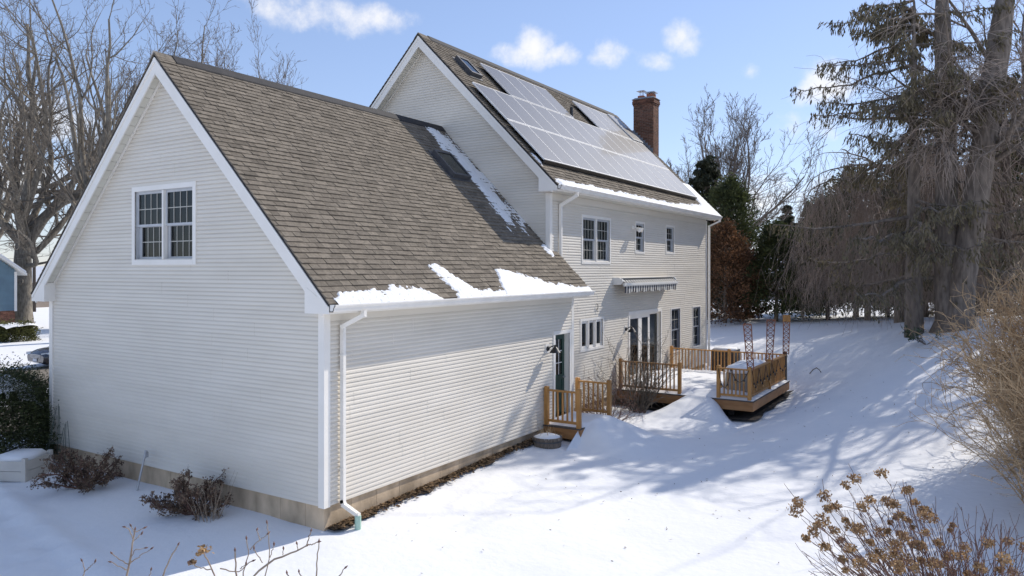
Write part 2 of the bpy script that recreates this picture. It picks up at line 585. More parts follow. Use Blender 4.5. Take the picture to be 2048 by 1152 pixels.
_n = len(CTRL)
_d2 = ((CTRL[:, None, :2] - CTRL[None, :, :2]) ** 2).sum(-1)
_A = np.zeros((_n + 3, _n + 3))
_A[:_n, :_n] = _tps(_d2) + np.eye(_n) * .6
_A[:_n, _n] = 1
_A[:_n, _n + 1:] = CTRL[:, :2]
_A[_n, :_n] = 1
_A[_n + 1:, :_n] = CTRL[:, :2].T
_W = np.linalg.solve(_A, np.concatenate([CTRL[:, 2], np.zeros(3)]))


def ground(x, y):
    x = np.atleast_1d(np.asarray(x, float)); y = np.atleast_1d(np.asarray(y, float))
    out = np.empty(x.size)
    xf, yf = x.ravel(), y.ravel()
    for i in range(0, xf.size, 20000):
        a, b = xf[i:i + 20000], yf[i:i + 20000]
        d2 = (a[:, None] - CTRL[None, :, 0]) ** 2 + (b[:, None] - CTRL[None, :, 1]) ** 2
        z = _tps(d2) @ _W[:_n] + _W[_n] + a * _W[_n + 1] + b * _W[_n + 2]
        r = np.hypot(a + 5, b - 15)
        w = np.clip((r - 55) / 45, 0, 1)
        w = w * w * (3 - 2 * w)
        out[i:i + 20000] = np.clip(z, -1.2, 2.6) * (1 - w) + .1 * w
    return out.reshape(x.shape)


def gz(x, y):
    return float(ground(x, y)[0])


def axis(lo, hi, step, grow, far):
    a = list(np.arange(lo, hi + 1e-6, step))
    s, p = step, hi
    while p < far:
        s *= grow
        p += s
        a.append(p)
    s, p = step, lo
    b = []
    while p > -far:
        s *= grow
        p -= s
        b.append(p)
    return np.array(b[::-1] + a)


gx = axis(-10, 14, .17, 1.13, 1600)
gy = axis(-5, 26, .17, 1.13, 1600)
GX, GY = np.meshgrid(gx, gy)
GZ = ground(GX, GY)
# wind-packed undulation, the trodden track at the near left, leaf strip kept low along the wall
und = np.zeros_like(GZ)
for i in range(GZ.shape[0]):
    for j in range(GZ.shape[1]):
        x, y = GX[i, j], GY[i, j]
        if abs(x) < 40 and -25 < y < 50:
            u_ = .006 * mnoise.noise(Vector((x * 4.2, y * 4.2, 5))) + .045 * mnoise.noise(Vector((x * .45, y * .45, 3))) + .016 * mnoise.noise(Vector((x * 1.7, y * 1.7, 8)))
            # track running past the planter
            dl = (x + 5.24) * .18 + (y + 2.4) * .984
            if dl < .55 and x < 1:
                k_ = min(1, max(0, (.55 - dl) / .35)) * min(1, max(0, (1 - x) / 1.5))
                u_ += k_ * (.09 * mnoise.noise(Vector((x * 4, y * 4, 1))) + .05 * mnoise.noise(Vector((x * 9, y * 9, 4))) - .05)
                u_ += .09 * math.exp(-((dl - .38) / .16) ** 2) * min(1, max(0, (1 - x) / 1.5))
            und[i, j] = u_
GZ += und
ny, nx = GZ.shape
idx = np.arange(nx * ny).reshape(ny, nx)
F = np.stack([idx[:-1, :-1], idx[:-1, 1:], idx[1:, 1:], idx[1:, :-1]], -1).reshape(-1, 4)
# melted-back edge along the garage foundation is a strip of its own, so the snow starts a little away from the wall
g_ob = mesh_np('snow_ground', np.stack([GX, GY, GZ], -1), F, 'snow', smooth=True)
tag(g_ob, 'snow covered ground sloping up towards the trees', kind='structure')


def sheet(name, material, poly_fn, nu, nv, lift, label, kind='structure'):
    V = []
    for i in range(nu + 1):
        for j in range(nv + 1):
            x, y = poly_fn(i / nu, j / nv)
            V.append((x, y, gz(x, y) + lift))
    id_ = np.arange((nu + 1) * (nv + 1)).reshape(nu + 1, nv + 1)
    Fq = np.stack([id_[:-1, :-1], id_[1:, :-1], id_[1:, 1:], id_[:-1, 1:]], -1).reshape(-1, 4)
    o = mesh_np(name, V, Fq, material, smooth=True)
    tag(o, label, kind=kind)
    return o


sheet('street', 'asphalt', lambda a, b: (-26.4 + 6.6 * a, -30 + 90 * b), 12, 60, .10, 'salted tan asphalt street beyond the garage')
sheet('driveway', 'asphalt', lambda a, b: (-16.6 + 8.0 * a, .8 + 7.6 * b), 14, 14, .09, 'salted asphalt driveway in front of the garage')
sheet('bare_ground', 'soil', lambda a, b: (-.6 + 4.2 * a + .06 * math.sin(b * 19) * (a > .9), 12.60 + 4.95 * b + .06 * math.sin(a * 17) * (b < .1)), 24, 24, .075, 'dark bare soil under the raised deck')


def snow_bank(name, p, q, w, h, seed, label):
    V = []
    n, m_ = 60, 9
    for i in range(n + 1):
        t = i / n
        for j in range(m_ + 1):
            s_ = (j / m_ - .5) * 2
            x = p[0] + (q[0] - p[0]) * t + s_ * w * (-(q[1] - p[1])) / math.hypot(q[0] - p[0], q[1] - p[1])
            y = p[1] + (q[1] - p[1]) * t + s_ * w * (q[0] - p[0]) / math.hypot(q[0] - p[0], q[1] - p[1])
            e = max(0, 1 - s_ * s_)
            hh = h * e * (.7 + .7 * fbm(x * .8, y * .8, seed)) * min(1, 6 * t, 6 * (1 - t))
            V.append((x, y, gz(x, y) - .05 + max(0, hh) + .05 * (e > .05)))
    id_ = np.arange((n + 1) * (m_ + 1)).reshape(n + 1, m_ + 1)
    Fq = np.stack([id_[:-1, :-1], id_[1:, :-1], id_[1:, 1:], id_[:-1, 1:]], -1).reshape(-1, 4)
    o = mesh_np(name, V, Fq, 'snow_fine', smooth=True)
    tag(o, label, kind='stuff')


snow_bank('snow_bank', (-18.3, -8), (-18.3, 34), 1.3, .30, 3, 'ploughed snow strip between street and driveway')
snow_bank('snow_bank', (-28.2, -20), (-28.2, 40), 1.5, .35, 7, 'ploughed snow bank along the far kerb of the street')

# leaf litter and melted strip along the garage foundation
rng = np.random.default_rng(5)
sheet('melt_strip', 'soil', lambda a, b: (-.05 + (.22 + .08 * math.sin(b * 23) + .05 * math.sin(b * 61)) * a, .05 + 6.9 * b),
      6, 90, .045, 'melted strip of bare earth along the garage foundation')
n = 2600
ly = rng.uniform(.08, 6.6, n); lx = np.abs(rng.normal(0, .095, n)) + .02
lz = ground(lx, ly) + .05 + rng.uniform(0, .03, n)
cen = np.stack([lx, ly, lz], -1)


def leaf_quads(cen, rng, length, width, flat=None, dirs=None, up=None):
    n = len(cen)
    d = rng.normal(size=(n, 3)) if dirs is None else np.array(dirs, float)
    d /= np.linalg.norm(d, axis=1, keepdims=True) + 1e-9
    q = rng.normal(size=(n, 3)) if up is None else np.array(up, float)
    if flat is not None:
        d[:, 2] *= flat
        d /= np.linalg.norm(d, axis=1, keepdims=True) + 1e-9
        q = rng.normal(size=(n, 3)) * .35 + np.array([0, 0, 1])
    w = np.cross(d, q)
    w /= np.linalg.norm(w, axis=1, keepdims=True) + 1e-9
    L_ = (np.ones(n) * length * rng.uniform(.65, 1.3, n))[:, None]
    W_ = (np.ones(n) * width * rng.uniform(.65, 1.3, n))[:, None]
    a = cen - d * L_ / 2
    b = cen + d * L_ / 2
    mid = cen + d * L_ * .05
    V = np.stack([a, mid - w * W_ / 2, b, mid + w * W_ / 2], 1).reshape(-1, 3)
    Fq = np.arange(4 * n).reshape(n, 4)
    return V, Fq


V, Fq = leaf_quads(cen, rng, .075, .05, flat=.3)
lo = mesh_np('leaf_litter', V, Fq, 'leaf_litter', tone=rng.uniform(0, 1, n))
tag(lo, 'brown fallen leaves along the garage foundation', kind='stuff')

# scattered bark flakes and twig bits on the open snow
n = 420
tx = rng.uniform(1.0, 9.5, n); ty = rng.uniform(-2.5, 22, n)
cen = np.stack([tx, ty, ground(tx, ty) + .02], -1)
V, Fq = leaf_quads(cen, rng, .06, .018, flat=.2)
tag(mesh_np('twig_debris', V, Fq, 'leaf_litter', tone=rng.uniform(0, .6, n)), 'tiny bark flakes and twig bits scattered on the snow', kind='stuff')

# ------------------------------------------------------------------ the house
W = 8.418; L = 8.574; OV = .36; OF = .235; ZE = 3.281; RX = -W / 2
ZR = ZE + (OV - RX)                       # 45 degree garage roof
XW = -.681; XE = -.265; HX = -4.82; ZHE = 5.994; ZHR = ZHE + (XE - HX) * 1.008
HO = .325; HY1 = 21.68; HYE = 22.03; HXF = 2 * HX - XW
PIT = ZHR - ZHE
HS = PIT / (XE - HX)
EXPO = .0744
house = thing('house', 'white clapboard house with attached gable garage and brown shingle roofs', 'house', (0, 0, 0))


def FG(u, d, z):      # garage gable wall, faces -y
    return (u, -d, z)


def FE(u, d, z):      # garage eave wall, faces +x
    return (d, u, z)


def FR(u, d, z):      # house rear wall
    return (XW + d, u, z)


def FH(u, d, z):      # house gable wall
    return (u, L - d, z)


def cut(iv, ops):
    out = [iv]
    for a, b in ops:
        nx_ = []
        for p, q in out:
            if b <= p or a >= q:
                nx_.append((p, q))
            else:
                if a - p > .02:
                    nx_.append((p, a))
                if q - b > .02:
                    nx_.append((b, q))
        out = nx_
    return out


def siding(wall_name, Fm, u0, u1, z0, z1, ops, gable=None, seed=0, thick=.022, single=True, cove=.42):
    """wall sheathing (part) with one board per course (sub-parts), or the far courses joined"""
    rnd = random.Random(seed)

    def span(z):
        a, b = u0, u1
        if gable:
            ru, rz, sl = gable
            a = max(a, ru - (rz - z) / sl)
            b = min(b, ru + (rz - z) / sl)
        return a, b
    # sheathing in bands split at the openings
    zs = sorted(set([z0, z1] + [o[2] for o in ops] + [o[3] for o in ops]))
    if gable:
        ru, rz, sl = gable
        zk = rz - (u1 - ru) * sl
        if z0 < zk < z1:
            zs = sorted(set(zs + [zk]))
    zs = [z for z in zs if z0 <= z <= z1]
    mb = MB()
    for a, b in zip(zs[:-1], zs[1:]):
        if b - a < .005:
            continue
        s0, s1 = span(a), span(b)
        oo = [(o[0], o[1]) for o in ops if o[2] < (a + b) / 2 < o[3]]
        for p, q in cut(s0, oo):
            pt = s1[0] if abs(p - s0[0]) < 1e-6 else p
            qt = s1[1] if abs(q - s0[1]) < 1e-6 else q
            qt = max(qt, pt + .001)
            mb.hexa([Fm(p, -.12, a), Fm(q, -.12, a), Fm(q, -.003, a), Fm(p, -.003, a),
                     Fm(pt, -.12, b), Fm(qt, -.12, b), Fm(qt, -.003, b), Fm(pt, -.003, b)])
    wall = mb.build(wall_name, 'siding', house)
    k = 0
    z = z0
    brk = []
    joined = MB()
    while z < z1 - .01:
        zt = min(z + EXPO, z1)
        if k % 3 == 0:
            brk = [rnd.uniform(.3, 3.4) + 3.66 * i for i in range(6)]
        b0, b1 = span(z), span(zt)
        zm = (z + zt) / 2
        oo = [(o[0], o[1]) for o in ops if o[2] < zm < o[3]]
        if b0[1] - b0[0] > .03:
            for p, q in cut(b0, oo):
                cuts = [u0 + bk for bk in sorted(brk) if p + .25 < u0 + bk < q - .25]
                pt = max(p, b1[0]) if abs(p - b0[0]) < 1e-6 else p
                qt = min(q, b1[1]) if abs(q - b0[1]) < 1e-6 else q
                if qt < pt + .001:
                    pt = (pt + qt) / 2
                    qt = pt + .001
                dd = 0.0
                tk = thick + rnd.uniform(-.0008, .0008)
                w0 = rnd.uniform(-.0006, .0006)
                sec = [(p, pt, dd)]
                for c in cuts:      # panel laps: a small step in the face
                    d2 = 0.0 if dd else .0028
                    sec += [(c, min(max(c, pt), qt), dd), (c + .0006, min(max(c + .0006, pt), qt), d2)]
                    dd = d2
                sec.append((q, qt, dd))
                mb = joined if not single else MB()
                base = len(mb.v)
                for ub, ut, d_ in sec:      # Dutch lap: flat face below, cove above
                    um = ub + (ut - ub) * cove
                    mb.v += [Fm(ub, 0, z + w0), Fm(ub, tk + d_, z + w0), Fm(um, tk - .001 + d_, z + (zt - z) * cove), Fm(ut, .003 + d_, zt), Fm(ut, 0, zt)]
                for i in range(len(sec) - 1):
                    a_ = base + 5 * i
                    for e in range(5):
                        e2 = (e + 1) % 5
                        mb.f.append([a_ + e, a_ + 5 + e, a_ + 5 + e2, a_ + e2]); mb.t.append(.5)
                mb.f.append([base + e for e in range(5)]); mb.t.append(.5)
                e_ = base + 5 * (len(sec) - 1)
                mb.f.append([e_ + e for e in (4, 3, 2, 1, 0)]); mb.t.append(.5)
                if single:
                    mb.build('siding_board', 'siding', wall)
        z += EXPO
        k += 1
    if not single:
        joined.build('siding_boards', 'siding', wall)['kind'] = 'stuff'
    return wall


# window and door openings: (u0, u1, z0, z1) inside the casings
GW = (-5.205, -3.365, 3.995, 5.335)
R_UP = (10.46, 12.25, 4.04, 5.29)
R_U2 = (14.28, 14.96, 4.39, 5.32)
R_U3 = (17.06, 17.80, 4.42, 5.34)
R_CA = (10.37, 11.76, 1.55, 2.34)
R_SL = (13.78, 16.50, .24, 2.34)
R_W1 = (17.55, 18.47, .80, 2.36)
R_W2 = (19.95, 20.82, .78, 2.32)
DOOR = (7.60, 8.36, .16, 2.20)

siding('garage_gable_wall', FG, -W, 0, 0, ZR - .16, [GW], gable=(RX, ZR - .12, 1.0), seed=1, thick=.0175, cove=.6)
siding('garage_side_wall', FE, 0, L, 0, ZE - .30, [DOOR], seed=2)
siding('house_gable_wall', FH, HXF, XW, 2.2, ZHR - .16, [], gable=(HX, ZHR - .12, HS), seed=3, single=False, thick=.0175, cove=.6)
siding('house_rear_wall', FR, L, HY1, -.03, ZHE - .36, [R_UP, R_U2, R_U3, R_CA, R_SL, R_W1, R_W2], seed=4, single=False)

# plain far walls that close the volumes
MB().box(-W, -W + .12, .13, L, 0, ZE - .30).build('garage_front_wall', 'siding', house)
MB().box(HXF, HXF + .12, L + .13, HY1 - .13, -.03, ZHE - .36).build('house_front_wall', 'siding', house)
mb = MB()
mb.prism([(HXF, -.03), (XW - .13, -.03), (XW - .13, ZHE - .36), (HX, ZHR - .36), (HXF, ZHE - .36)], HY1 - .12, HY1, lambda a, p, q: (p, a, q))
mb.build('house_far_wall', 'siding', house)

# foundation: cast panels with form joints
fnd = MB().box(-W + .04, -.06, .06, L, -.75, -.012).build('foundation', 'concrete', house)
rnd = random.Random(7)
x = -W + .03
while x < -.06:
    x2 = min(x + .61, -.03)
    p = rnd.uniform(-.002, .002)
    MB().box(x + .003, x2 - .003, .03 + p, .07, -.75, -.004).build('concrete_panel', 'concrete', fnd)
    x = x2
y = .03
while y < L - .1:
    y2 = min(y + .61, L - .02)
    p = rnd.uniform(-.002, .002)
    MB().box(-.07, -.03 + p, y + .003, y2 - .003, -.75, -.006).build('concrete_panel', 'concrete', fnd)
    y = y2
MB().box(HXF + .05, XW - .04, L + .05, HY1 - .04, -.8, -.035).build('house_foundation', 'concrete', house)


def corner_board(name_, x, y, sx, sy, z0, z1):
    mb = MB()
    mb.box(x - (.10 if sx > 0 else -.10) * 1, x + sx * .034, y - .034 if sy < 0 else y + .0, y if sy < 0 else y + .034, z0, z1)
    mb.box(x, x + sx * .034, y if sy < 0 else y - .10, y + .10 if sy < 0 else y, z0, z1 - .001)
    return mb.build(name_, 'trim', house)


corner_board('corner_board', 0, 0, 1, -1, -.015, ZE - .14)
corner_board('corner_board', -W, 0, -1, -1, -.015, ZE - .14)
corner_board('corner_board', XW, L, 1, -1, 2.6, ZHE - .18)
mb = MB(); mb.box(.0, .024, L - .09, L + .024, -.015, ZE - .16); mb.box(XW, .0, L, L + .024, -.012, ZE - .16)
mb.build('corner_board', 'trim', house)
MB().box(XW, XW + .024, HY1 - .09, HY1 + .024, -.04, ZHE - .2).build('corner_board', 'trim', house)


# ---------------------------------------------------------------- roofs
def roof_frame(x_e, z_e, slope_len, sgn=1, pitch=R(45)):
    c, s_ = math.cos(pitch), math.sin(pitch)

    def Fq(y, s, h):
        return (x_e - sgn * (s * c - h * s_), y, z_e + s * s_ + h * c)
    return Fq


GSL = (OV - RX) * math.sqrt(2)
HP = math.atan(HS)
HSL = (XE - HX) / math.cos(HP)
GF = roof_frame(OV, ZE, GSL)
GB = roof_frame(-W - OV, ZE, GSL, -1)
HF = roof_frame(XE, ZHE, HSL, 1, HP)
HB = roof_frame(2 * HX - XE, ZHE, HSL, -1, HP)

y0g, y1g = -OF - .02, L + .30
groof = MB()
groof.box(-OF, L, .0, GSL - .005, -.05, 0.0, GF)
groof.box(L, L + .28, 0, 1.36, -.05, 0.0, GF)
groof.box(-OF, L - .01, .0, GSL - .005, -.05, 0.0, GB)
groof = groof.build('garage_roof', 'roof_dark', house)
hroof = MB()
hroof.box(L - HO, HYE, 0, HSL - .005, -.05, 0, HF)
hroof.box(L - HO, HYE, 0, HSL - .005, -.05, 0, HB)
hroof = hroof.build('house_roof', 'roof_dark', house)


def shingles(Fq, y0, y1, s0, s1, expo, seed, ylim=None):
    rnd = random.Random(seed)
    out = []
    s = s0 - .02
    k = 0
    while s < s1 - .04:
        y = y0 - rnd.uniform(0, .2)
        ymax = ylim(s) if ylim else y1
        while y < ymax:
            w = rnd.choice((.15, .19, .23, .26, .29, .33)) * rnd.uniform(.92, 1.08)
            a, b = max(y, y0), min(y + w - .009, ymax)
            if b - a > .03:
                thick_ = rnd.random() < .5
                h1 = (.032 if thick_ else .022) + rnd.uniform(-.002, .002)
                top = min(s + expo * 1.35, s1)
                tone = min(1, max(0, rnd.gauss(.5, .21) + (.08 if thick_ else -.05)))
                j = rnd.uniform(-.004, .004)
                out.append(((a + b) / 2, s, [Fq(a, s + j, .0), Fq(b, s + j, .0), Fq(b, s + j, h1), Fq(a, s + j, h1),
                                             Fq(a, top, -.004), Fq(b, top, -.004), Fq(b, top, .002), Fq(a, top, .002)], tone))
            y += w
        s += expo
        k += 1
    return out


SF = [(0, 3, 2, 1), (0, 1, 5, 4), (1, 2, 6, 5), (2, 3, 7, 6), (3, 0, 4, 7)]


def shingle_obj(pts, tone, parent):
    mb = MB(); mb.hexa(pts, tone)
    return mb.build('shingle', 'shingle', parent, tone=True)


gs = shingles(GF, y0g, y1g, 0, GSL - .02, .127, 11, ylim=lambda s: L + .30 if s < 1.34 else L - .012)
cx = np.array(CAM)
gs.sort(key=lambda q: np.linalg.norm(np.array(q[2]).mean(0) - cx))
for q in gs[:300]:
    shingle_obj(q[2], q[3], groof)


def shingle_mass(lst, parent):
    mb = MB()
    for q in lst:
        mb.hexa(q[2], q[3])
    o = mb.build('shingles', 'shingle', parent, tone=True)
    o['kind'] = 'stuff'
    return o


shingle_mass(gs[300:], groof)
shingle_mass(shingles(HF, L - HO - .02, HYE + .01, 0, HSL - .02, .127, 12), hroof)
# far slopes: courses only
for Fq, pa, ya, yb, sl in ((GB, groof, -OF - .02, L - .02, GSL), (HB, hroof, L - HO - .02, HYE + .01, HSL)):
    mb = MB(); s = -.02
    while s < sl - .1:
        mb.hexa([Fq(ya, s, 0), Fq(yb, s, 0), Fq(yb, s, .018), Fq(ya, s, .018),
                 Fq(ya, s + .19, -.004), Fq(yb, s + .19, -.004), Fq(yb, s + .19, .002), Fq(ya, s + .19, .002)], random.Random(int(s * 99)).random())
        s += .142
    mb.build('shingle_courses', 'shingle', pa, tone=True)
# ridge vents
for nm, xr, zr, ya, yb, pa in (('ridge_vent', RX, ZR, -OF + .35, L - .02, groof), ('ridge_vent', HX, ZHR, L - HO + .42, HYE - .35, hroof)):
    mb = MB()
    mb.prism([(-.15, -.115), (-.15, -.145), (0, .0), (.15, -.145), (.15, -.115), (0, .045)], ya, yb, lambda a, p, q, xr=xr, zr=zr: (xr + p, a, zr + q + .02))
    mb.build(nm, 'roof_dark', pa)
mb = MB()
for ya, yb in ((-OF - .02, -OF + .16), (-OF + .165, -OF + .345)):
    mb.prism([(-.15, -.125), (0, .0), (.15, -.125), (0, .03)], ya, yb, lambda a, p, q: (RX + p, a, ZR + q + .012), tone=.6)
for ya, yb in ((L - HO - .02, L - HO + .2), (L - HO + .205, L - HO + .415), (HYE - .345, HYE - .17), (HYE - .165, HYE + .01)):
    mb.prism([(-.15, -.125), (0, .0), (.15, -.125), (0, .03)], ya, yb, lambda a, p, q: (HX + p, a, ZHR + q + .012), tone=.6)
mb.build('ridge_caps', 'shingle', groof, tone=True)


# ---------------------------------------------------------------- rakes, soffits, returns, fascia, gutters
def rake(Fq, sl, yf, depth, nm='rake_board'):
    """board across the gable edge at y = yf (front face), soffit panels behind it"""
    o = MB()
    o.box(yf, yf + .028, -.02, sl + .0, -.262, -.052, Fq)
    o.box(yf - .016, yf + .0, -.03, sl + .004, -.106, -.046, Fq)
    ob = o.build(nm, 'trim', house)
    k = 0
    s = .55
    while s < sl - .3:
        s2 = min(s + .23, sl - .27)
        MB().box(yf + .03, yf + depth - .012, s + .004, s2 - .004, -.205, -.195, Fq).build('soffit_panel', 'soffit', ob)
        s = s2 + .0001
        if s2 >= sl - .275:
            break
    MB().box(yf + depth - .045, yf + depth - .014, .5, sl - .25, -.245, -.21, Fq).build('soffit_moulding', 'trim', ob)
    return ob


rake(GF, GSL - .04, -OF, OF)
rake(GB, GSL - .041, -OF - .001, OF)
rake(HF, HSL - .04, L - HO, HO)
rake(HB, HSL - .041, L - HO - .001, HO)
o = MB(); o.box(HYE - .03, HYE, -.02, HSL, -.262, -.052, HF); o.box(HYE - .03, HYE + .001, -.02, HSL - .002, -.262, -.052, HB); o.build('rake_board', 'trim', house)
o = MB(); o.box(L + .255, L + .28, .0, 1.5, -.20, -.052, GF); o.build('rake_board', 'trim', house)


def return_box(xo, xi, zt, yf, yb, m=1, cx_=0):
    """boxed eave return below the rake; m = -1 mirrors about cx_"""
    zb = zt - .165
    zi = zt + (xo - xi) - .30
    mb = MB()
    poly = [(xo, zt - .05), (xo, zb), (xi, zb), (xi, zi), (xi + .05, zi + .0)]
    mb.prism([(cx_ + m * (p - cx_), q) for p, q in poly], yf, yb, lambda a, p, q: (p, a, q))
    return mb.build('eave_return', 'trim', house)


return_box(OV - .005, -.185, ZE, -OF - .006, .0)
return_box(OV - .005, -.185, ZE, -OF - .006, .0, -1, RX)
return_box(XE - .005, XW - .14, ZHE, L - HO - .006, L)
return_box(XE - .005, XW - .14, ZHE, L - HO - .006, L, -1, HX)

# fascia and level soffits
MB().box(.335, .358, .0, L + .25, ZE - .165, ZE - .03).build('fascia', 'trim', house)
MB().box(.026, .335, .005, L + .25, ZE - .163, ZE - .150).build('eave_soffit', 'soffit', house)
MB().box(.0, .03, .1, L - .1, ZE - .30, ZE - .165).build('frieze_board', 'siding', house)
MB().box(XE - .024, XE - .002, L + .0, HYE, ZHE - .165, ZHE - .03).build('fascia', 'trim', house)
MB().box(XW + .026, XE - .024, L + .005, HYE, ZHE - .163, ZHE - .150).build('eave_soffit', 'soffit', house)
MB().box(XW, XW + .02, L + .1, HY1 - .1, ZHE - .36, ZHE - .165).build('frieze_board', 'siding', house)


def gutter(xf, zt, ya, yb, nm='gutter'):
    prof = [(0, 0), (0, -.115), (.075, -.115), (.092, -.085), (.098, -.055), (.125, -.02), (.125, 0), (.112, 0),
            (.112, -.012), (.085, -.05), (.08, -.08), (.068, -.10), (.012, -.10), (.012, 0)]
    mb = MB()
    # thin trough built strip by strip so that it stays open on top
    for i in range(len(prof) // 2 - 0):
        pass
    out = prof[:7]
    inn = prof[:6:-1]
    for i in range(6):
        a, b = out[i], out[i + 1]
        c, d = inn[i + 1], inn[i]
        mb.hexa([(xf + a[0], ya, zt + a[1]), (xf + b[0], ya, zt + b[1]), (xf + c[0], ya, zt + c[1]), (xf + d[0], ya, zt + d[1]),
                 (xf + a[0], yb, zt + a[1]), (xf + b[0], yb, zt + b[1]), (xf + c[0], yb, zt + c[1]), (xf + d[0], yb, zt + d[1])])
    for yy in (ya, yb - .006):
        mb.prism([(xf + p, zt + q) for p, q in out], yy, yy + .006, lambda a, p, q: (p, a, q))
    return mb.build(nm, 'gutter', house)


gutter(.359, ZE - .018, -.235, L + .33)
gutter(XE, ZHE - .018, L - HO + .01, HYE + .10)


def downspout(pts, r=.042, nm='downspout', mt='gutter'):
    mb = MB()
    P = [Vector(p) for p in pts]
    for i in range(len(P) - 1):
        d = (P[i + 1] - P[i])
        e = d.normalized() * .03
        a, b = P[i] - (e if i else e * 0), P[i + 1] + (e if i < len(P) - 2 else e * 0)
        up = (0, 1, 0) if abs(d.normalized().z) > .5 else (0, 0, 1)
        mb.beam(a, b, .078, .062, up=up)
    ob = mb.build(nm, mt, house)
    return ob


yd = .33
dsp = downspout([(.43, yd + .12, ZE - .13), (.43, yd + .12, ZE - .21), (.085, yd, ZE - .40), (.085, yd, .02), (.11, yd, -.03), (.36, yd + .05, -.16), (.37, yd + .05, -.20)])
mb = MB(); mb.tube([(.37, yd + .05, -.17), (.37, yd + .05, -.44)], .052, 14); mb.build('drain_sleeve', 'plastic_green', dsp, smooth=False)
for zz in (2.4, .55):
    MB().box(.030, .120, yd - .044, yd + .044, zz, zz + .025).build('strap', 'gutter', dsp)
yd2 = 9.05
dsp = downspout([(XE + .06, yd2 + .16, ZHE - .13), (XE + .06, yd2 + .16, ZHE - .22), (XW + .075, yd2, ZHE - .48), (XW + .075, yd2, 2.55)])
dsp = downspout([(XE + .06, HYE - .12, ZHE - .13), (XE + .06, HYE - .12, ZHE - .22), (XW + .075, HY1 + .12, ZHE - .42), (XW + .075, HY1 + .12, -.3)])


# ---------------------------------------------------------------- windows
def bars(mb, u0, u1, z0, z1, w, d0, d1, Fm):
    mb.box(u0, u0 + w, d0, d1, z0, z1, Fm)
    mb.box(u1 - w, u1, d0, d1, z0, z1, Fm)
    mb.box(u0 + w, u1 - w, d0, d1, z0, z0 + w, Fm)
    mb.box(u0 + w, u1 - w, d0, d1, z1 - w, z1, Fm)


def pane(u0, u1, z0, z1, d, Fm, parent, mt='glass'):
    return MB().box(u0, u1, d, d + .004, z0, z1, Fm).build('pane', mt, parent)


def grid(u0, u1, z0, z1, nu, nz_, d, Fm, parent, w=.016, mt='muntin'):
    mb = MB()
    for i in range(1, nu):
        x = u0 + (u1 - u0) * i / nu
        mb.box(x - w / 2, x + w / 2, d, d + .008, z0, z1, Fm)
    for j in range(1, nz_):
        z = z0 + (z1 - z0) * j / nz_
        mb.box(u0, u1, d + .001, d + .009, z - w / 2, z + w / 2, Fm)
    return mb.build('muntins', mt, parent)


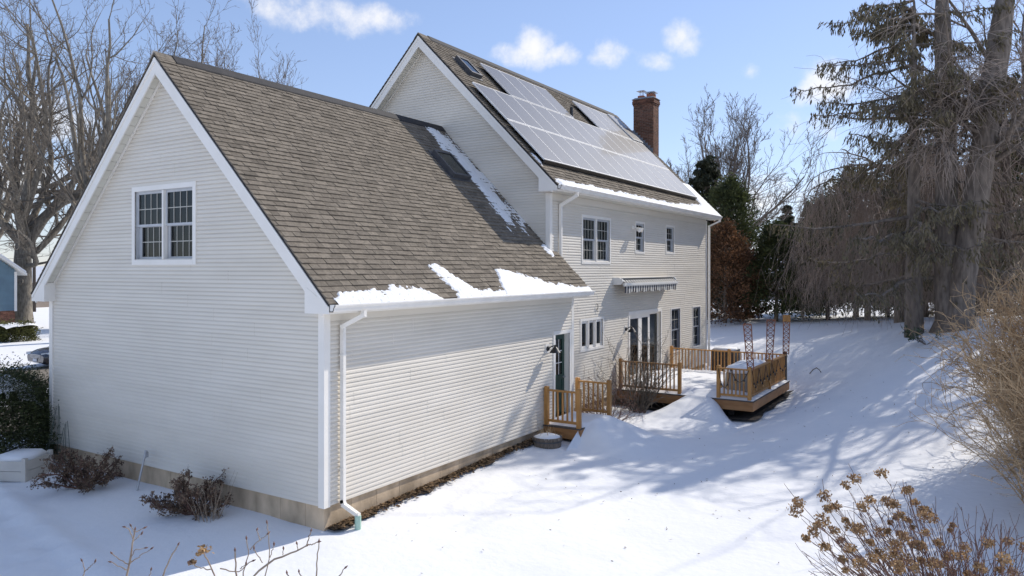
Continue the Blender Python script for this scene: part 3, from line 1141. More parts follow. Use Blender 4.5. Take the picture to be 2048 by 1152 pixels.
def window(op, Fm, cas=.085, leaves=2, style='dh', g=(4, 2), curtain=None, sash='sash', cas_mat='trim', depth=1.2, gl='glass', label=None, sill=True):
    u0, u1, z0, z1 = op
    mb = MB()
    mb.box(u0 - cas, u0, -.002, .034, z0 - cas, z1 + cas, Fm)
    mb.box(u1, u1 + cas, -.002, .034, z0 - cas, z1 + cas, Fm)
    mb.box(u0, u1, -.002, .034, z1, z1 + cas, Fm)
    mb.box(u0, u1, -.002, .036, z0 - cas, z0, Fm)
    win = mb.build('window', cas_mat, house)
    if label:
        win['label'] = label
    mb = MB()      # jamb lining
    mb.box(u0, u0 + .012, -.125, -.002, z0, z1, Fm)
    mb.box(u1 - .012, u1, -.125, -.002, z0, z1, Fm)
    mb.box(u0 + .012, u1 - .012, -.125, -.002, z0, z0 + .012, Fm)
    mb.box(u0 + .012, u1 - .012, -.125, -.002, z1 - .012, z1, Fm)
    mb.build('jamb', sash, win)
    # room behind
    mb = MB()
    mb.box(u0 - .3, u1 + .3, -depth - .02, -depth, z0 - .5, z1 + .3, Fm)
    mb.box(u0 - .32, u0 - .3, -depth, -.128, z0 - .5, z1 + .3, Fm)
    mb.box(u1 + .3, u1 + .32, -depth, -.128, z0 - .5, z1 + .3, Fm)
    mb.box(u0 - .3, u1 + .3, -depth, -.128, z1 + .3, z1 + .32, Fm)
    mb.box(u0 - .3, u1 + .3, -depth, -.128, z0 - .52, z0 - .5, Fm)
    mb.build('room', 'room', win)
    mw = .05
    lw = (u1 - u0 - .024 - mw * (leaves - 1)) / leaves
    for i in range(leaves):
        a = u0 + .012 + i * (lw + mw)
        b = a + lw
        if i < leaves - 1:
            MB().box(b, b + mw, -.06, .03, z0 + .012, z1 - .012, Fm).build('mullion', cas_mat, win)
        if style == 'dh':
            zm = (z0 + z1) / 2
            up = MB(); bars(up, a, b, zm - .02, z1 - .012, .045, -.055, -.02, Fm)
            us = up.build('upper_sash', sash, win)
            lw_ = MB(); bars(lw_, a + .035, b, z0 + .012, zm + .02, .05, -.10, -.062, Fm)
            lw_.box(a + .0, a + .034, -.10, -.066, z0 + .012, zm, Fm)
            ls = lw_.build('lower_sash', sash, win)
            pane(a + .045, b - .045, zm + .025, z1 - .057, -.04, Fm, win, gl)
            pane(a + .085, b - .05, z0 + .062, zm - .03, -.085, Fm, win, gl)
            if g:
                grid(a + .045, b - .045, zm + .025, z1 - .057, g[0], g[1], -.0355, Fm, win)
                grid(a + .085, b - .05, z0 + .062, zm - .03, g[0], g[1], -.0805, Fm, win)
        else:
            cs = MB(); bars(cs, a, b, z0 + .012, z1 - .012, .06, -.07, -.01, Fm)
            cs.build('sash', cas_mat, win)
            pane(a + .06, b - .06, z0 + .072, z1 - .072, -.04, Fm, win, gl)
            if g:
                grid(a + .06, b - .06, z0 + .072, z1 - .072, g[0], g[1], -.0355, Fm, win)
        if curtain:
            c0, c1 = curtain
            mb = MB(); n_ = 22
            cu0, cu1 = a + lw * c0, a + lw * c1
            pts = [(cu0 + (cu1 - cu0) * k / n_, -.20 - .025 * math.sin(k * 1.9) - .01 * math.sin(k * 4.1 + i)) for k in range(n_ + 1)]
            for (p, d), (p2, d2) in zip(pts[:-1], pts[1:]):
                mb.hexa([Fm(p, d, z0), Fm(p2, d2, z0), Fm(p2, d2 - .004, z0), Fm(p, d - .004, z0),
                         Fm(p, d, z1), Fm(p2, d2, z1), Fm(p2, d2 - .004, z1), Fm(p, d - .004, z1)])
            mb.build('curtain', 'curtain', win)
    return win


window(GW, FG, leaves=2, g=(4, 2), cas=.095, gl='glass_dark', label='double window with white casing high in the garage gable')
window(R_UP, FR, leaves=2, g=(4, 2), cas=.075, curtain=(0, 1), label='double window beside the downspout upstairs')
window(R_U2, FR, leaves=1, g=(2, 2), cas=.065, curtain=(.1, .8), label='narrow upstairs window behind the floodlight')
window(R_U3, FR, leaves=1, g=(2, 2), cas=.065, label='narrow upstairs window farthest along the rear wall')
window(R_CA, FR, leaves=3, style='case', g=None, cas=.075, curtain=(.35, .62), gl='glass_dark', label='three-part casement window beside the garage corner')
window(R_W1, FR, leaves=1, g=(2, 2), cas=.05, sash='sash_blue', curtain=(.2, .8), gl='glass_dark', label='tall downstairs window next to the glass door')
window(R_W2, FR, leaves=1, g=(2, 2), cas=.05, sash='sash_blue', gl='glass_dark', label='tall downstairs window at the far corner')

# patio door: three glazed leaves
u0, u1, z0, z1 = R_SL
mb = MB()
mb.box(u0 - .10, u0, -.002, .036, z0 - .05, z1 + .11, FR); mb.box(u1, u1 + .08, -.002, .036, z0 - .05, z1 + .11, FR)
mb.box(u0, u1, -.002, .036, z1, z1 + .11, FR); mb.box(u0, u1, -.12, .06, z0 - .05, z0, FR)
pd = mb.build('patio_door', 'trim', house)
mb = MB()
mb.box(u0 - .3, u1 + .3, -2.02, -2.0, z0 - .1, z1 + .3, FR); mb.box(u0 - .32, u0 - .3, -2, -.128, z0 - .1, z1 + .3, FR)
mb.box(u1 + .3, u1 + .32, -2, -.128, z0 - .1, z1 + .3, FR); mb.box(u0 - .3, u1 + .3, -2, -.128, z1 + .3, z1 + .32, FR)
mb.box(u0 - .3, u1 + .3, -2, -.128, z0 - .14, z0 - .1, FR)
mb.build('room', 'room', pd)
for a, b, st, d in ((u0, u0 + .98, .14, -.03), (u0 + .98, u0 + 1.82, .14, -.03), (u0 + 1.82, u1, .07, -.07)):
    mb = MB(); bars(mb, a, b, z0, z1, st, d - .045, d, FR)
    mb.build('door_leaf', 'trim', pd)
    pane(a + st, b - st, z0 + st, z1 - st, d - .025, FR, pd, 'glass_dark')
mb = MB()
for k in range(30):
    p = u0 + 1.95 + k * .022
    mb.box(p, p + .012, -.16, -.12, z0 + .1, z1 - .1, FR)
mb.build('blind', 'curtain', pd)

# garage side door
u0, u1, z0, z1 = DOOR
mb = MB()
mb.box(u0 - .09, u0, -.002, .034, z0 - .04, z1 + .09, FE); mb.box(u1, u1 + .09, -.002, .034, z0 - .04, z1 + .09, FE)
mb.box(u0, u1, -.002, .034, z1, z1 + .09, FE)
mb.box(u0, u0 + .015, -.16, -.002, z0, z1, FE); mb.box(u1 - .015, u1, -.16, -.002, z0, z1, FE)
mb.box(u0 + .015, u1 - .015, -.16, -.002, z1 - .015, z1, FE)
mb.box(u0 - .02, u1 + .02, -.16, .05, z0 - .04, z0, FE)
dr = mb.build('entry_door', 'trim', house)
a, b = u0 + .018, u1 - .018
zl = z0 + 1.0
mb = MB()
mb.box(a, a + .12, -.16, -.118, z0 + .004, z1 - .018, FE); mb.box(b - .12, b, -.16, -.118, z0 + .004, z1 - .018, FE)
mb.box(a + .12, b - .12, -.16, -.118, z0 + .004, z0 + .22, FE); mb.box(a + .12, b - .12, -.16, -.118, zl - .12, zl, FE)
mb.box(a + .12, b - .12, -.16, -.118, z1 - .15, z1 - .018, FE); mb.box(a + .12, b - .12, -.152, -.132, z0 + .22, zl - .12, FE)
leaf = mb.build('door_leaf', 'green_door', dr)
pane(a + .12, b - .12, zl, z1 - .15, -.14, FE, dr, 'glass_dark')
grid(a + .12, b - .12, zl, z1 - .15, 3, 3, -.134, FE, dr, w=.022, mt='trim')
MB().box(a + .01, b - .01, -.40, -.38, zl - .1, z1, FE).build('room', 'curtain', dr)
MB().tube([FE(b - .06, -.118, z0 + .92), FE(b - .06, -.07, z0 + .92)], .028, 12).build('knob', 'grey_metal', dr)


# ---------------------------------------------------------------- skylights and vent pipe
def skylight(Fq, y0, y1, s0, s1, parent, snow=False):
    mb = MB()
    mb.box(y0 - .05, y1 + .05, s0 - .08, s1 + .08, .0, .035, Fq)
    bars_ = [(y0, y0 + .06, s0, s1), (y1 - .06, y1, s0, s1), (y0 + .06, y1 - .06, s0, s0 + .07), (y0 + .06, y1 - .06, s1 - .06, s1)]
    for a, b, c, d in bars_:
        mb.box(a, b, c, d, .035, .15, Fq)
    o = mb.build('skylight', 'dark_grey', house)
    MB().box(y0 + .06, y1 - .06, s0 + .07, s1 - .06, .125, .131, Fq).build('pane', 'glass_dark', o)
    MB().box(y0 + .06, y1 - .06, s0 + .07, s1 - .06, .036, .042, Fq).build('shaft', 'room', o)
    return o


skylight(GF, 6.72, 7.46, 4.02, 4.98, house)
skylight(HF, 9.13, 9.68, 4.80, 5.60, house)
mb = MB()
p0 = Vector(HF(14.75, 4.27, 0))
mb.tube([p0 - Vector((0, 0, .1)), p0 + Vector((0, 0, .45))], .055, 14)
vp = mb.build('vent_pipe', 'black', house, smooth=False)
mb = MB(); mb.box(14.55, 14.95, 4.12, 4.45, .012, .03, HF); mb.lathe([(.11, -.02), (.07, .12)], p0, 14); mb.build('pipe_boot', 'lead', vp)

# ---------------------------------------------------------------- chimney
cx0, cx1, cy0, cy1, ctop = -3.90, -2.985, 21.72, 22.34, 11.12
ch = MB().box(cx0 + .012, cx1 - .012, cy0 + .012, cy1 - .012, -.6, ctop).build('chimney', 'mortar', house)
mb = MB(); rnd = random.Random(21)


def brick_ring(mb, x0, x1, y0, y1, z, off):
    bl, g_ = .203, .011
    for side in range(4):
        ln = (x1 - x0) if side % 2 == 0 else (y1 - y0)
        a = -off * (bl + g_)
        while a < ln:
            p, q = max(a, 0), min(a + bl, ln)
            if q - p > .03:
                t = min(1, max(0, rnd.gauss(.5, .25)))
                j = rnd.uniform(-.002, .002)
                if side == 0:
                    mb.box(x0 + p, x0 + q, y0 + j, y0 + .05, z, z + .057, tone=t)
                elif side == 1:
                    mb.box(x1 - .05, x1 - j, y0 + p, y0 + q, z + .0005, z + .0565, tone=t)
                elif side == 2:
                    mb.box(x0 + p, x0 + q, y1 - .05, y1 - j, z, z + .057, tone=t)
                else:
                    mb.box(x0 + j, x0 + .05, y0 + p, y0 + q, z + .0005, z + .0565, tone=t)
            a += bl + g_


z = 5.6; k = 0
while z < ctop - .30:
    brick_ring(mb, cx0, cx1, cy0, cy1, z, .5 * (k % 2)); z += .0675; k += 1
for e in (.022, .045, .045, .03):
    brick_ring(mb, cx0 - e, cx1 + e, cy0 - e, cy1 + e, z, .5 * (k % 2)); z += .0675; k += 1
bo = mb.build('bricks', 'brick', ch, tone=True); bo['kind'] = 'stuff'
mb = MB()
mb.hexa([(cx0 - .07, cy0 - .07, z), (cx1 + .07, cy0 - .07, z), (cx1 + .07, cy1 + .07, z), (cx0 - .07, cy1 + .07, z),
         (cx0 + .05, cy0 + .05, z + .09), (cx1 - .05, cy0 + .05, z + .09), (cx1 - .05, cy1 - .05, z + .09), (cx0 + .05, cy1 - .05, z + .09)])
mb.build('crown', 'crown', ch)
zc = z + .07
mb = MB(); mb.box(-3.76, -3.50, 21.86, 22.12, zc, zc + .12); mb.box(-3.36, -3.06, 21.86, 22.2, zc, zc + .16); mb.build('clay_flue', 'clay', ch)
mb = MB()
for k in range(8):
    a = k * math.pi / 4
    mb.beam((-3.63 + .085 * math.cos(a), 21.99 + .085 * math.sin(a), zc + .12), (-3.63 + .085 * math.cos(a), 21.99 + .085 * math.sin(a), zc + .32), .016, .016)
mb.hexa([(-3.82, 21.80, zc + .32), (-3.44, 21.80, zc + .32), (-3.44, 22.18, zc + .32), (-3.82, 22.18, zc + .32),
         (-3.68, 21.94, zc + .37), (-3.58, 21.94, zc + .37), (-3.58, 22.04, zc + .37), (-3.68, 22.04, zc + .37)])
mb.box(-3.44, -2.98, 21.82, 22.24, zc + .20, zc + .225); mb.box(-3.41, -3.01, 21.85, 22.21, zc + .235, zc + .25)
for xx in (-3.34, -3.08):
    mb.box(xx, xx + .02, 21.9, 21.93, zc + .15, zc + .205)
mb.build('flue_cap', 'grey_metal', ch)
mb = MB()
for k in range(8):      # stepped flashing climbing the roof slope
    xs = cx1 - .02 - k * .116
    zr_ = ZHE + (XE - xs) * HS
    mb.box(xs - .125, xs + .0, cy0 - .012 - .0012 * k, cy0 - .003, zr_ - .12, zr_ + .24 + .002 * k)
mb.build('step_flashing', 'lead', ch)

# ------------------------------------------------------------------ solar arrays
from mathutils import Matrix
PW, PH = 1.022, 1.625
ch_, sh_ = math.cos(HP), math.sin(HP)
pf = MB()
pf.box(.004, .016, .004, PH - .004, 0, .040); pf.box(PW - .016, PW - .004, .004, PH - .004, 0, .040)
pf.box(.016, PW - .016, .004, .028, 0, .0402); pf.box(.016, PW - .016, PH - .028, PH - .004, 0, .0402)
pf_ob = pf.build('solar_panel', 'panel_frame')
pc = MB().box(.017, PW - .017, .029, PH - .029, .018, .037)
pc_ob = pc.build('cells', 'solar')
pcm, pfm = pc_ob.data, pf_ob.data
bpy.data.objects.remove(pf_ob); bpy.data.objects.remove(pc_ob)


def solar_array(label, blocks):
    y_, s_, n_ = blocks[0]
    base = HF(y_, s_, .1)
    t = thing('solar_array', label, 'solar array', base, 'solar panels on the rear roof of the house')
    for y0_, s0_, n in blocks:
        for k in range(n):
            lift = .115 if not (n == 4 and y0_ > 16 and k == 3) else .165
            p = Vector(HF(y0_ + k * PW, s0_, lift)) - Vector(base)
            o = bpy.data.objects.new('solar_panel', pfm); COL.objects.link(o); o.parent = t
            mt = Matrix(((0, -ch_, sh_, p.x), (1, 0, 0, p.y), (0, sh_, ch_, p.z), (0, 0, 0, 1)))
            o.matrix_local = mt
            c = bpy.data.objects.new('cells', pcm); COL.objects.link(c); c.parent = o
        LOC[t.name] = base
        mb = MB()
        for rs in (.35, 1.25):
            mb.box(y0_ + .02, y0_ + n * PW - .02, s0_ + rs, s0_ + rs + .04, .03, .112, HF)
        mb.build('mounting_rail', 'black', t)
    y0_, s0_, n = blocks[0]
    MB().box(y0_ - .01, y0_ + n * PW + .01, s0_ - .022, s0_ - .003, .02, .150, HF).build('gap_strip', 'black', t)  # black strip standing in for the shadow gap under the lower panel edge
    return t


solar_array('wide lower solar array in two long rows above the snowy eave', [(8.42, .82, 12), (8.42, 2.47, 12)])
solar_array('upper solar array of four panels between skylight and vent pipe', [(10.50, 4.13, 4)])
solar_array('upper solar array of four panels next to the brick chimney', [(16.62, 4.13, 4)])

# ------------------------------------------------------------------ awning
aw = thing('awning', 'retracted striped awning in a white cassette above the patio door', 'awning', (XW, 14.8, 3.3))
A0, A1 = 12.50, 17.22
mb = MB()
prof = [(.0, 3.56), (.20, 3.555), (.30, 3.51), (.325, 3.44), (.27, 3.35), (.20, 3.335), (.0, 3.335)]
FA = lambda a, p, q: (XW + .016 + p, a, q)
mb.prism(prof, A0, A0 + .07, FA); mb.build('end_cap', 'awn_white', aw)
MB().prism(prof, A1 - .07, A1, FA).build('end_cap', 'awn_white', aw)
mb = MB(); mb.box(A0 + .07, A1 - .07, 0, .27, 3.535, 3.55, lambda a, p, q: FA(a, p, q)); mb.box(A0 + .07, A1 - .07, 0, .012, 3.34, 3.535, lambda a, p, q: FA(a, p, q))
mb.build('cassette', 'awn_white', aw)
ml, md, vl, vd = MB(), MB(), MB(), MB()
n = 46
st = (A1 - A0 - .18) / n
for k in range(n):
    a = A0 + .09 + k * st
    b = a + st - .0005
    tgt = ml if k % 2 else md
    pr = [(.08, 3.53), (.17, 3.53), (.24, 3.49), (.33, 3.40), (.36, 3.375), (.35, 3.37), (.23, 3.47), (.16, 3.515), (.08, 3.52)]
    for (p, q), (p2, q2) in zip(pr[:4], pr[1:5]):
        tgt.hexa([FA(a, p, q), FA(b, p, q), FA(b, p, q - .008), FA(a, p, q - .008), FA(a, p2, q2), FA(b, p2, q2), FA(b, p2, q2 - .008), FA(a, p2, q2 - .008)])
    tv = vl if k % 2 else vd
    w0, w1 = .355 + .012 * math.sin(k * 2.1), .355 + .012 * math.sin((k + 1) * 2.1)
    zb = 3.10 - .015 * math.sin(k * .9) - .012 * (k < 4)
    tv.hexa([FA(a, w0, zb), FA(b, w1, zb), FA(b, w1 + .004, zb), FA(a, w0 + .004, zb), FA(a, .36, 3.30), FA(b, .36, 3.30), FA(b, .364, 3.30), FA(a, .364, 3.30)])
for m__, n__, c__ in ((ml, 'fabric', 'fab_light'), (md, 'fabric_stripes', 'fab_dark'), (vl, 'valance', 'fab_light'), (vd, 'valance_stripes', 'fab_dark')):
    m__.build(n__, c__, aw)['kind'] = 'stuff'
mb = MB(); mb.prism([(.335, 3.39), (.40, 3.385), (.405, 3.32), (.37, 3.29), (.335, 3.295)], A0 + .03, A1 - .04, FA); mb.build('front_bar', 'awn_white', aw)
mb = MB(); mb.beam(FA(A0 + .15, .2, 3.40), FA(A0 + .15, .37, 3.30), .03, .04); mb.beam(FA(A1 - .15, .2, 3.40), FA(A1 - .15, .37, 3.30), .03, .04)
mb.build('folding_arm', 'awn_white', aw)


# ------------------------------------------------------------------ wall lamps, floodlight, hook
def wall_lamp(x, y, z, label):
    t = thing('wall_lamp', label, 'lamp', (x, y, z), 'black barn lamps on the walls')
    MB().box(x + .012, x + .032, y - .085, y + .085, z - .11, z + .11).build('back_plate', 'trim', t)
    mb = MB(); mb.lathe([(.065, 0), (.055, .03), (.03, .045)], (0, 0, 0), 16)
    mb.v = [(x + .032 + c, y + a, z + b) for a, b, c in mb.v]
    mb.build('canopy', 'black', t, smooth=False)
    MB().tube([(x + .06, y, z), (x + .13, y, z + .05), (x + .19, y, z + .075), (x + .235, y, z + .06)], .014, 8).build('arm', 'black', t, smooth=True)
    mb = MB(); mb.lathe([(.028, .10), (.032, .05), (.055, .03), (.135, -.075), (.140, -.085), (.132, -.078), (.05, .02), (.02, .045)], (x + .245, y, z), 24)
    mb.build('shade', 'black', t, smooth=False)
    mb = MB(); mb.lathe([(.02, .03), (.034, -.01), (.03, -.045), (.01, -.055)], (x + .245, y, z), 12); mb.build('bulb', 'fab_light', t, smooth=True)
    return t


wall_lamp(0.0, 7.21, 1.90, 'black barn lamp on the garage wall beside the green door')
wall_lamp(XW, 13.44, 1.92, 'black barn lamp on the house wall beside the patio door')
fl = thing('flood_light', 'white twin-head floodlight under the eave beside a narrow upstairs window', 'light', (XW, 14.02, 5.16))
mb = MB(); mb.lathe([(.075, 0), (.07, .03), (.04, .05)], (0, 0, 0), 16); mb.v = [(XW + .014 + c, 14.02 + a, 5.16 + b) for a, b, c in mb.v]; mb.build('mount', 'trim', fl)
for s_ in (-1, 1):
    p = Vector((XW + .06, 14.02, 5.16)); q = p + Vector((.10, s_ * .07, -.03)); e = q + Vector((.16, s_ * .05, -.07))
    mb = MB(); mb.tube([p, q], .014, 8); mb.tube([q, q + (e - q) * .4, e], [.035, .055, .075], 14); mb.build('lamp_head', 'trim', fl)
hk = thing('wall_hook', 'small dark metal hook on the siding between awning and garage roof', 'hook', (XW, 11.35, 2.72))
MB().tube([(XW + .01, 11.35, 2.80), (XW + .06, 11.35, 2.79), (XW + .07, 11.35, 2.70), (XW + .03, 11.36, 2.62), (XW + .06, 11.35, 2.58)], .011, 6).build('hook', 'dark_grey', hk)


# ------------------------------------------------------------------ railings
def post(t, x, y, z0, z1, w=.095, mt='cedar', nm='post'):
    mb = MB(); h = w / 2
    mb.box(x - h, x + h, y - h, y + h, z0, z1 - .012)
    mb.hexa([(x - h, y - h, z1 - .012), (x + h, y - h, z1 - .012), (x + h, y + h, z1 - .012), (x - h, y + h, z1 - .012),
             (x - h + .012, y - h + .012, z1), (x + h - .012, y - h + .012, z1), (x + h - .012, y + h - .012, z1), (x - h + .012, y + h - .012, z1)])
    return mb.build(nm, mt, t)


def railing(t, p, q, zf, zt=.86, gap=.118, bw=.036, mt='cedar', both=True):
    p = Vector((*p, 0)); q = Vector((*q, 0))
    ln = (q - p).length
    d = (q - p) / ln
    z1 = Vector((0, 0, zf + zt))
    MB().beam(p + d * .048 + z1, q - d * .048 + z1, .085, .038).build('top_rail', mt, t)
    MB().beam(p + d * .048 + Vector((0, 0, zf + .11)), q - d * .048 + Vector((0, 0, zf + .11)), .04, .06).build('bottom_rail', mt, t)
    n = max(1, int(round((ln - .1) / gap)) - 1)
    side = Vector((-d.y, d.x, 0))
    rnd = random.Random(int(ln * 100))
    for k in range(n):
        c = p + d * (.05 + (ln - .1) * (k + 1) / (n + 1))
        tw = rnd.uniform(-.006, .006)
        MB().beam(c + side * .0 + Vector((0, 0, zf + .142)), c + d * tw + Vector((0, 0, zf + zt - .02)), bw, bw, up=tuple(d)).build('baluster', mt, t)


# ------------------------------------------------------------------ stoop
sp = thing('stoop', 'small stained wooden stoop with railings at the green garage door', 'stoop', (.5, 7.9, -.3))
ZS = .10
for k in range(7):
    MB().box(.03 + k * .142, .03 + k * .142 + .137, 7.00, 8.80, ZS - .03, ZS).build('floor_board', 'deck_dark', sp)
mb = MB(); mb.box(.03, 1.0, 7.02, 7.05, ZS - .27, ZS - .032); mb.box(.995, 1.02, 7.02, 8.78, ZS - .27, ZS - .032); mb.box(.03, 1.0, 8.75, 8.78, ZS - .27, ZS - .032)
mb.build('fascia', 'cedar_board', sp)
for x_, y_, z0_ in ((.09, 7.07, -.15), (.95, 7.07, -.38), (.06, 8.74, -.15), (.95, 8.74, -.38)):
    post(sp, x_, y_, z0_, 1.02)
railing(sp, (.09, 7.07), (.95, 7.07), ZS, .83, gap=.135)
railing(sp, (.06, 8.74), (.95, 8.74), ZS, .83, gap=.135)


def heightfield(name, x0, x1, y0, y1, n, fn, material, label, kind='stuff', parent=None, gap_strip=True, Fm=None):
    """sheet kept where fn > 0, its rim pulled down to the surface below"""
    xs = np.linspace(x0, x1, n[0]); ys = np.linspace(y0, y1, n[1])
    H = np.array([[fn(x, y) for y in ys] for x in xs])
    Fm_ = Fm or (lambda x, y, h: (x, y, h))
    keep = H > 0
    V, F_ = [], []
    idm = -np.ones(H.shape, int)

    def vid(i, j):
        if idm[i, j] < 0:
            idm[i, j] = len(V)
            h = H[i, j] if keep[i, j] else -.004
            V.append(Fm_(xs[i], ys[j], h))
        return idm[i, j]
    for i in range(n[0] - 1):
        for j in range(n[1] - 1):
            if keep[i:i + 2, j:j + 2].any():
                F_.append((vid(i, j), vid(i + 1, j), vid(i + 1, j + 1), vid(i, j + 1)))
    o = mesh_np(name, V, F_, material, parent=parent, smooth=True)
    if label:
        tag(o, label, kind=kind)
    return o


def stoop_snow(x, y):
    g_ = gz(x, y)
    top = ZS + .07 + .03 * fbm(x * 1.5, y * 1.5, 5)
    if x < 1.02:
        ed = max(0, min(1, (y - 7.11) / .16, (8.70 - y) / .16))
        e = ed * ed * (3 - 2 * ed)
        return ZS + .004 + (top - ZS) * e
    S = math.exp(-((x - 1.0) / 1.15) ** 1.7) * math.exp(-(abs(y - 7.95 - .1 * (x - 1)) / (.92 + .35 * (x - 1))) ** 4)
    bump = .05 * math.exp(-((x - 1.15) / .35) ** 2) * S
    return g_ - .035 + (top - g_ + .035) * S + bump + .05 * S * fbm(x * 1.7, y * 1.7, 2)


V, F_ = [], []
xs = np.linspace(.04, 3.9, 52); ys = np.linspace(6.2, 9.9, 54)
for x in xs:
    for y in ys:
        yy = min(max(y, 7.11), 8.70) if x < 1.02 else y
        V.append((x, yy, stoop_snow(x, yy)))
id_ = np.arange(52 * 54).reshape(52, 54)
F_ = np.stack([id_[:-1, :-1], id_[1:, :-1], id_[1:, 1:], id_[:-1, 1:]], -1).reshape(-1, 4)
tag(mesh_np('snow_drift', V, F_, 'snow', smooth=True), 'deep snow drift burying the stoop steps', kind='stuff')

# ------------------------------------------------------------------ deck
dk = thing('deck', 'raised wooden deck with stained railings behind the house', 'deck', (1.4, 15, -.4))
ZD = .115; DX0, DX1, DY0, DY1 = XW + .03, 3.50, 12.74, 17.42
k = 0
y = DY0
while y < DY1 - .05:
    MB().box(DX0, DX1, y, min(y + .137, DY1), ZD - .03, ZD).build('deck_board', 'deck_dark', dk)
    y += .142
mb = MB()
mb.box(DX0, DX1 - .02, DY0 + .02, DY0 + .05, ZD - .29, ZD - .032); mb.box(DX1 - .05, DX1 - .02, DY0 + .05, DY1 - .05, ZD - .29, ZD - .032)
mb.box(DX0, DX1 - .02, DY1 - .05, DY1 - .02, ZD - .29, ZD - .032)
mb.build('fascia', 'cedar_board', dk)
for x_, y_ in ((.3, 13.2), (2.7, 13.4), (.3, 16.8), (2.7, 16.8)):
    MB().box(x_ - .07, x_ + .07, y_ - .07, y_ + .07, -.6, ZD - .031).build('footing_post', 'deck_dark', dk)
PY = DY0 + .10; PX = DX1 - .13
ZT = 1.06
for x_, y_ in ((-.56, PY), (1.33, PY), (2.49, PY), (PX, PY), (PX, 15.10), (1.51, DY1 - .1), (-.56, DY1 - .1)):
    post(dk, x_, y_, ZD + .001, ZT)
post(dk, PX, DY1 - .1, ZD, ZT + .03, mt='deck_dark')
railing(dk, (-.56, PY), (1.33, PY), ZD)
railing(dk, (2.49, PY), (PX, PY), ZD)
railing(dk, (PX, PY), (PX, 15.10), ZD, gap=.10)
railing(dk, (PX, 15.10), (PX, DY1 - .1), ZD, gap=.10)
railing(dk, (1.51, DY1 - .1), (PX, DY1 - .1), ZD)
railing(dk, (-.56, DY1 - .1), (1.51, DY1 - .1), ZD)

V = []
xs = np.linspace(DX0, DX1 - .015, 70); ys = np.linspace(DY0 + .03, DY1 - .03, 74)
for x in xs:
    for y in ys:
        e = min((x - DX0 + .3) / .10, (DX1 - .015 - x) / .16, (y - DY0 - .03) / .16, (DY1 - .03 - y) / .16, 1)
        e = max(0, e)
        inner = min(1, max(0, (PX - .04 - x) / .3)) * min(1, max(0, (y - PY - .05) / .35))
        V.append((x, y, ZD + .003 + e * (.05 + .12 * inner + .03 * fbm(x * 1.1, y * 1.1, 4) + .012 * fbm(x * 6, y * 6, 1))))
id_ = np.arange(70 * 74).reshape(70, 74)
F_ = np.stack([id_[:-1, :-1], id_[1:, :-1], id_[1:, 1:], id_[:-1, 1:]], -1).reshape(-1, 4)
tag(mesh_np('deck_snow', V, F_, 'snow', smooth=True), 'snow lying on the deck floor', kind='stuff')


V = []
xs = np.linspace(-.2, 4.3, 60); ys = np.linspace(8.9, 13.3, 60)
for x in xs:
    for y in ys:
        g_ = gz(x, y)
        t = max(0, 12.75 - y)
        S = math.exp(-(t / 1.45) ** 1.5) * math.exp(-(abs(x - 1.95) / (.74 + .42 * t)) ** 4)
        if y > 12.75:
            S *= max(0, 1 - (y - 12.75) / .5)
        V.append((x, y, g_ - .06 + S * (ZD + .05 - g_ + .06) + .04 * S * fbm(x * 1.7, y * 1.7, 2)))
id_ = np.arange(60 * 60).reshape(60, 60)
F_ = np.stack([id_[:-1, :-1], id_[1:, :-1], id_[1:, 1:], id_[:-1, 1:]], -1).reshape(-1, 4)
tag(mesh_np('snow_ramp', V, F_, 'snow', smooth=True), 'snow ramp burying the deck steps in the railing gap', kind='stuff')

# ------------------------------------------------------------------ covered furniture on the deck
tb = thing('covered_table', 'grey covered patio table with thick snow on top on the deck', 'table', (2.85, 14.6, ZD))
tx0, tx1, ty0, ty1 = 2.42, 3.26, 13.42, 15.75
mb = MB(); n = 96
rows = []
for zq, gr in ((ZD + .02, .0), (ZD + .3, .0), (ZD + .60, .015), (ZD + .68, .05), (ZD + .72, .12)):
    ring = []
    for k in range(n):
        a = 2 * math.pi * k / n
        ex = 6
        cx_, sy_ = math.cos(a), math.sin(a)
        rr = 1 / ((abs(cx_) ** ex + abs(sy_) ** ex) ** (1 / ex))
        fold = .018 * math.sin(a * 17) * (1 if zq < ZD + .5 else .3)
        ring.append(((tx0 + tx1) / 2 + cx_ * rr * ((tx1 - tx0) / 2 - gr + fold), (ty0 + ty1) / 2 + sy_ * rr * ((ty1 - ty0) / 2 - gr + fold), zq))
    rows.append(ring)
V = [p for r in rows for p in r]
F_ = [(i * n + k, i * n + (k + 1) % n, (i + 1) * n + (k + 1) % n, (i + 1) * n + k) for i in range(4) for k in range(n)]
mesh_np('cover', V, F_, 'cover', parent=tb, smooth=True)
V, F_ = [], []
for i, (gr, zq) in enumerate(((.0, .66), (-.02, .74), (.06, .83), (.2, .86), (.41, .875))):
    for k in range(n):
        a = 2 * math.pi * k / n
        cx_, sy_ = math.cos(a), math.sin(a)
        rr = 1 / ((abs(cx_) ** 5 + abs(sy_) ** 5) ** .2)
        V.append(((tx0 + tx1) / 2 + cx_ * rr * max(.005, (tx1 - tx0) / 2 - gr), (ty0 + ty1) / 2 + sy_ * rr * max(.01, (ty1 - ty0) / 2 - gr * 1.2),
                  ZD + zq + .012 * math.sin(a * 5)))
F_ = [(i * n + k, i * n + (k + 1) % n, (i + 1) * n + (k + 1) % n, (i + 1) * n + k) for i in range(4) for k in range(n)]
mesh_np('snow_cap', V, F_, 'snow', parent=tb, smooth=True)


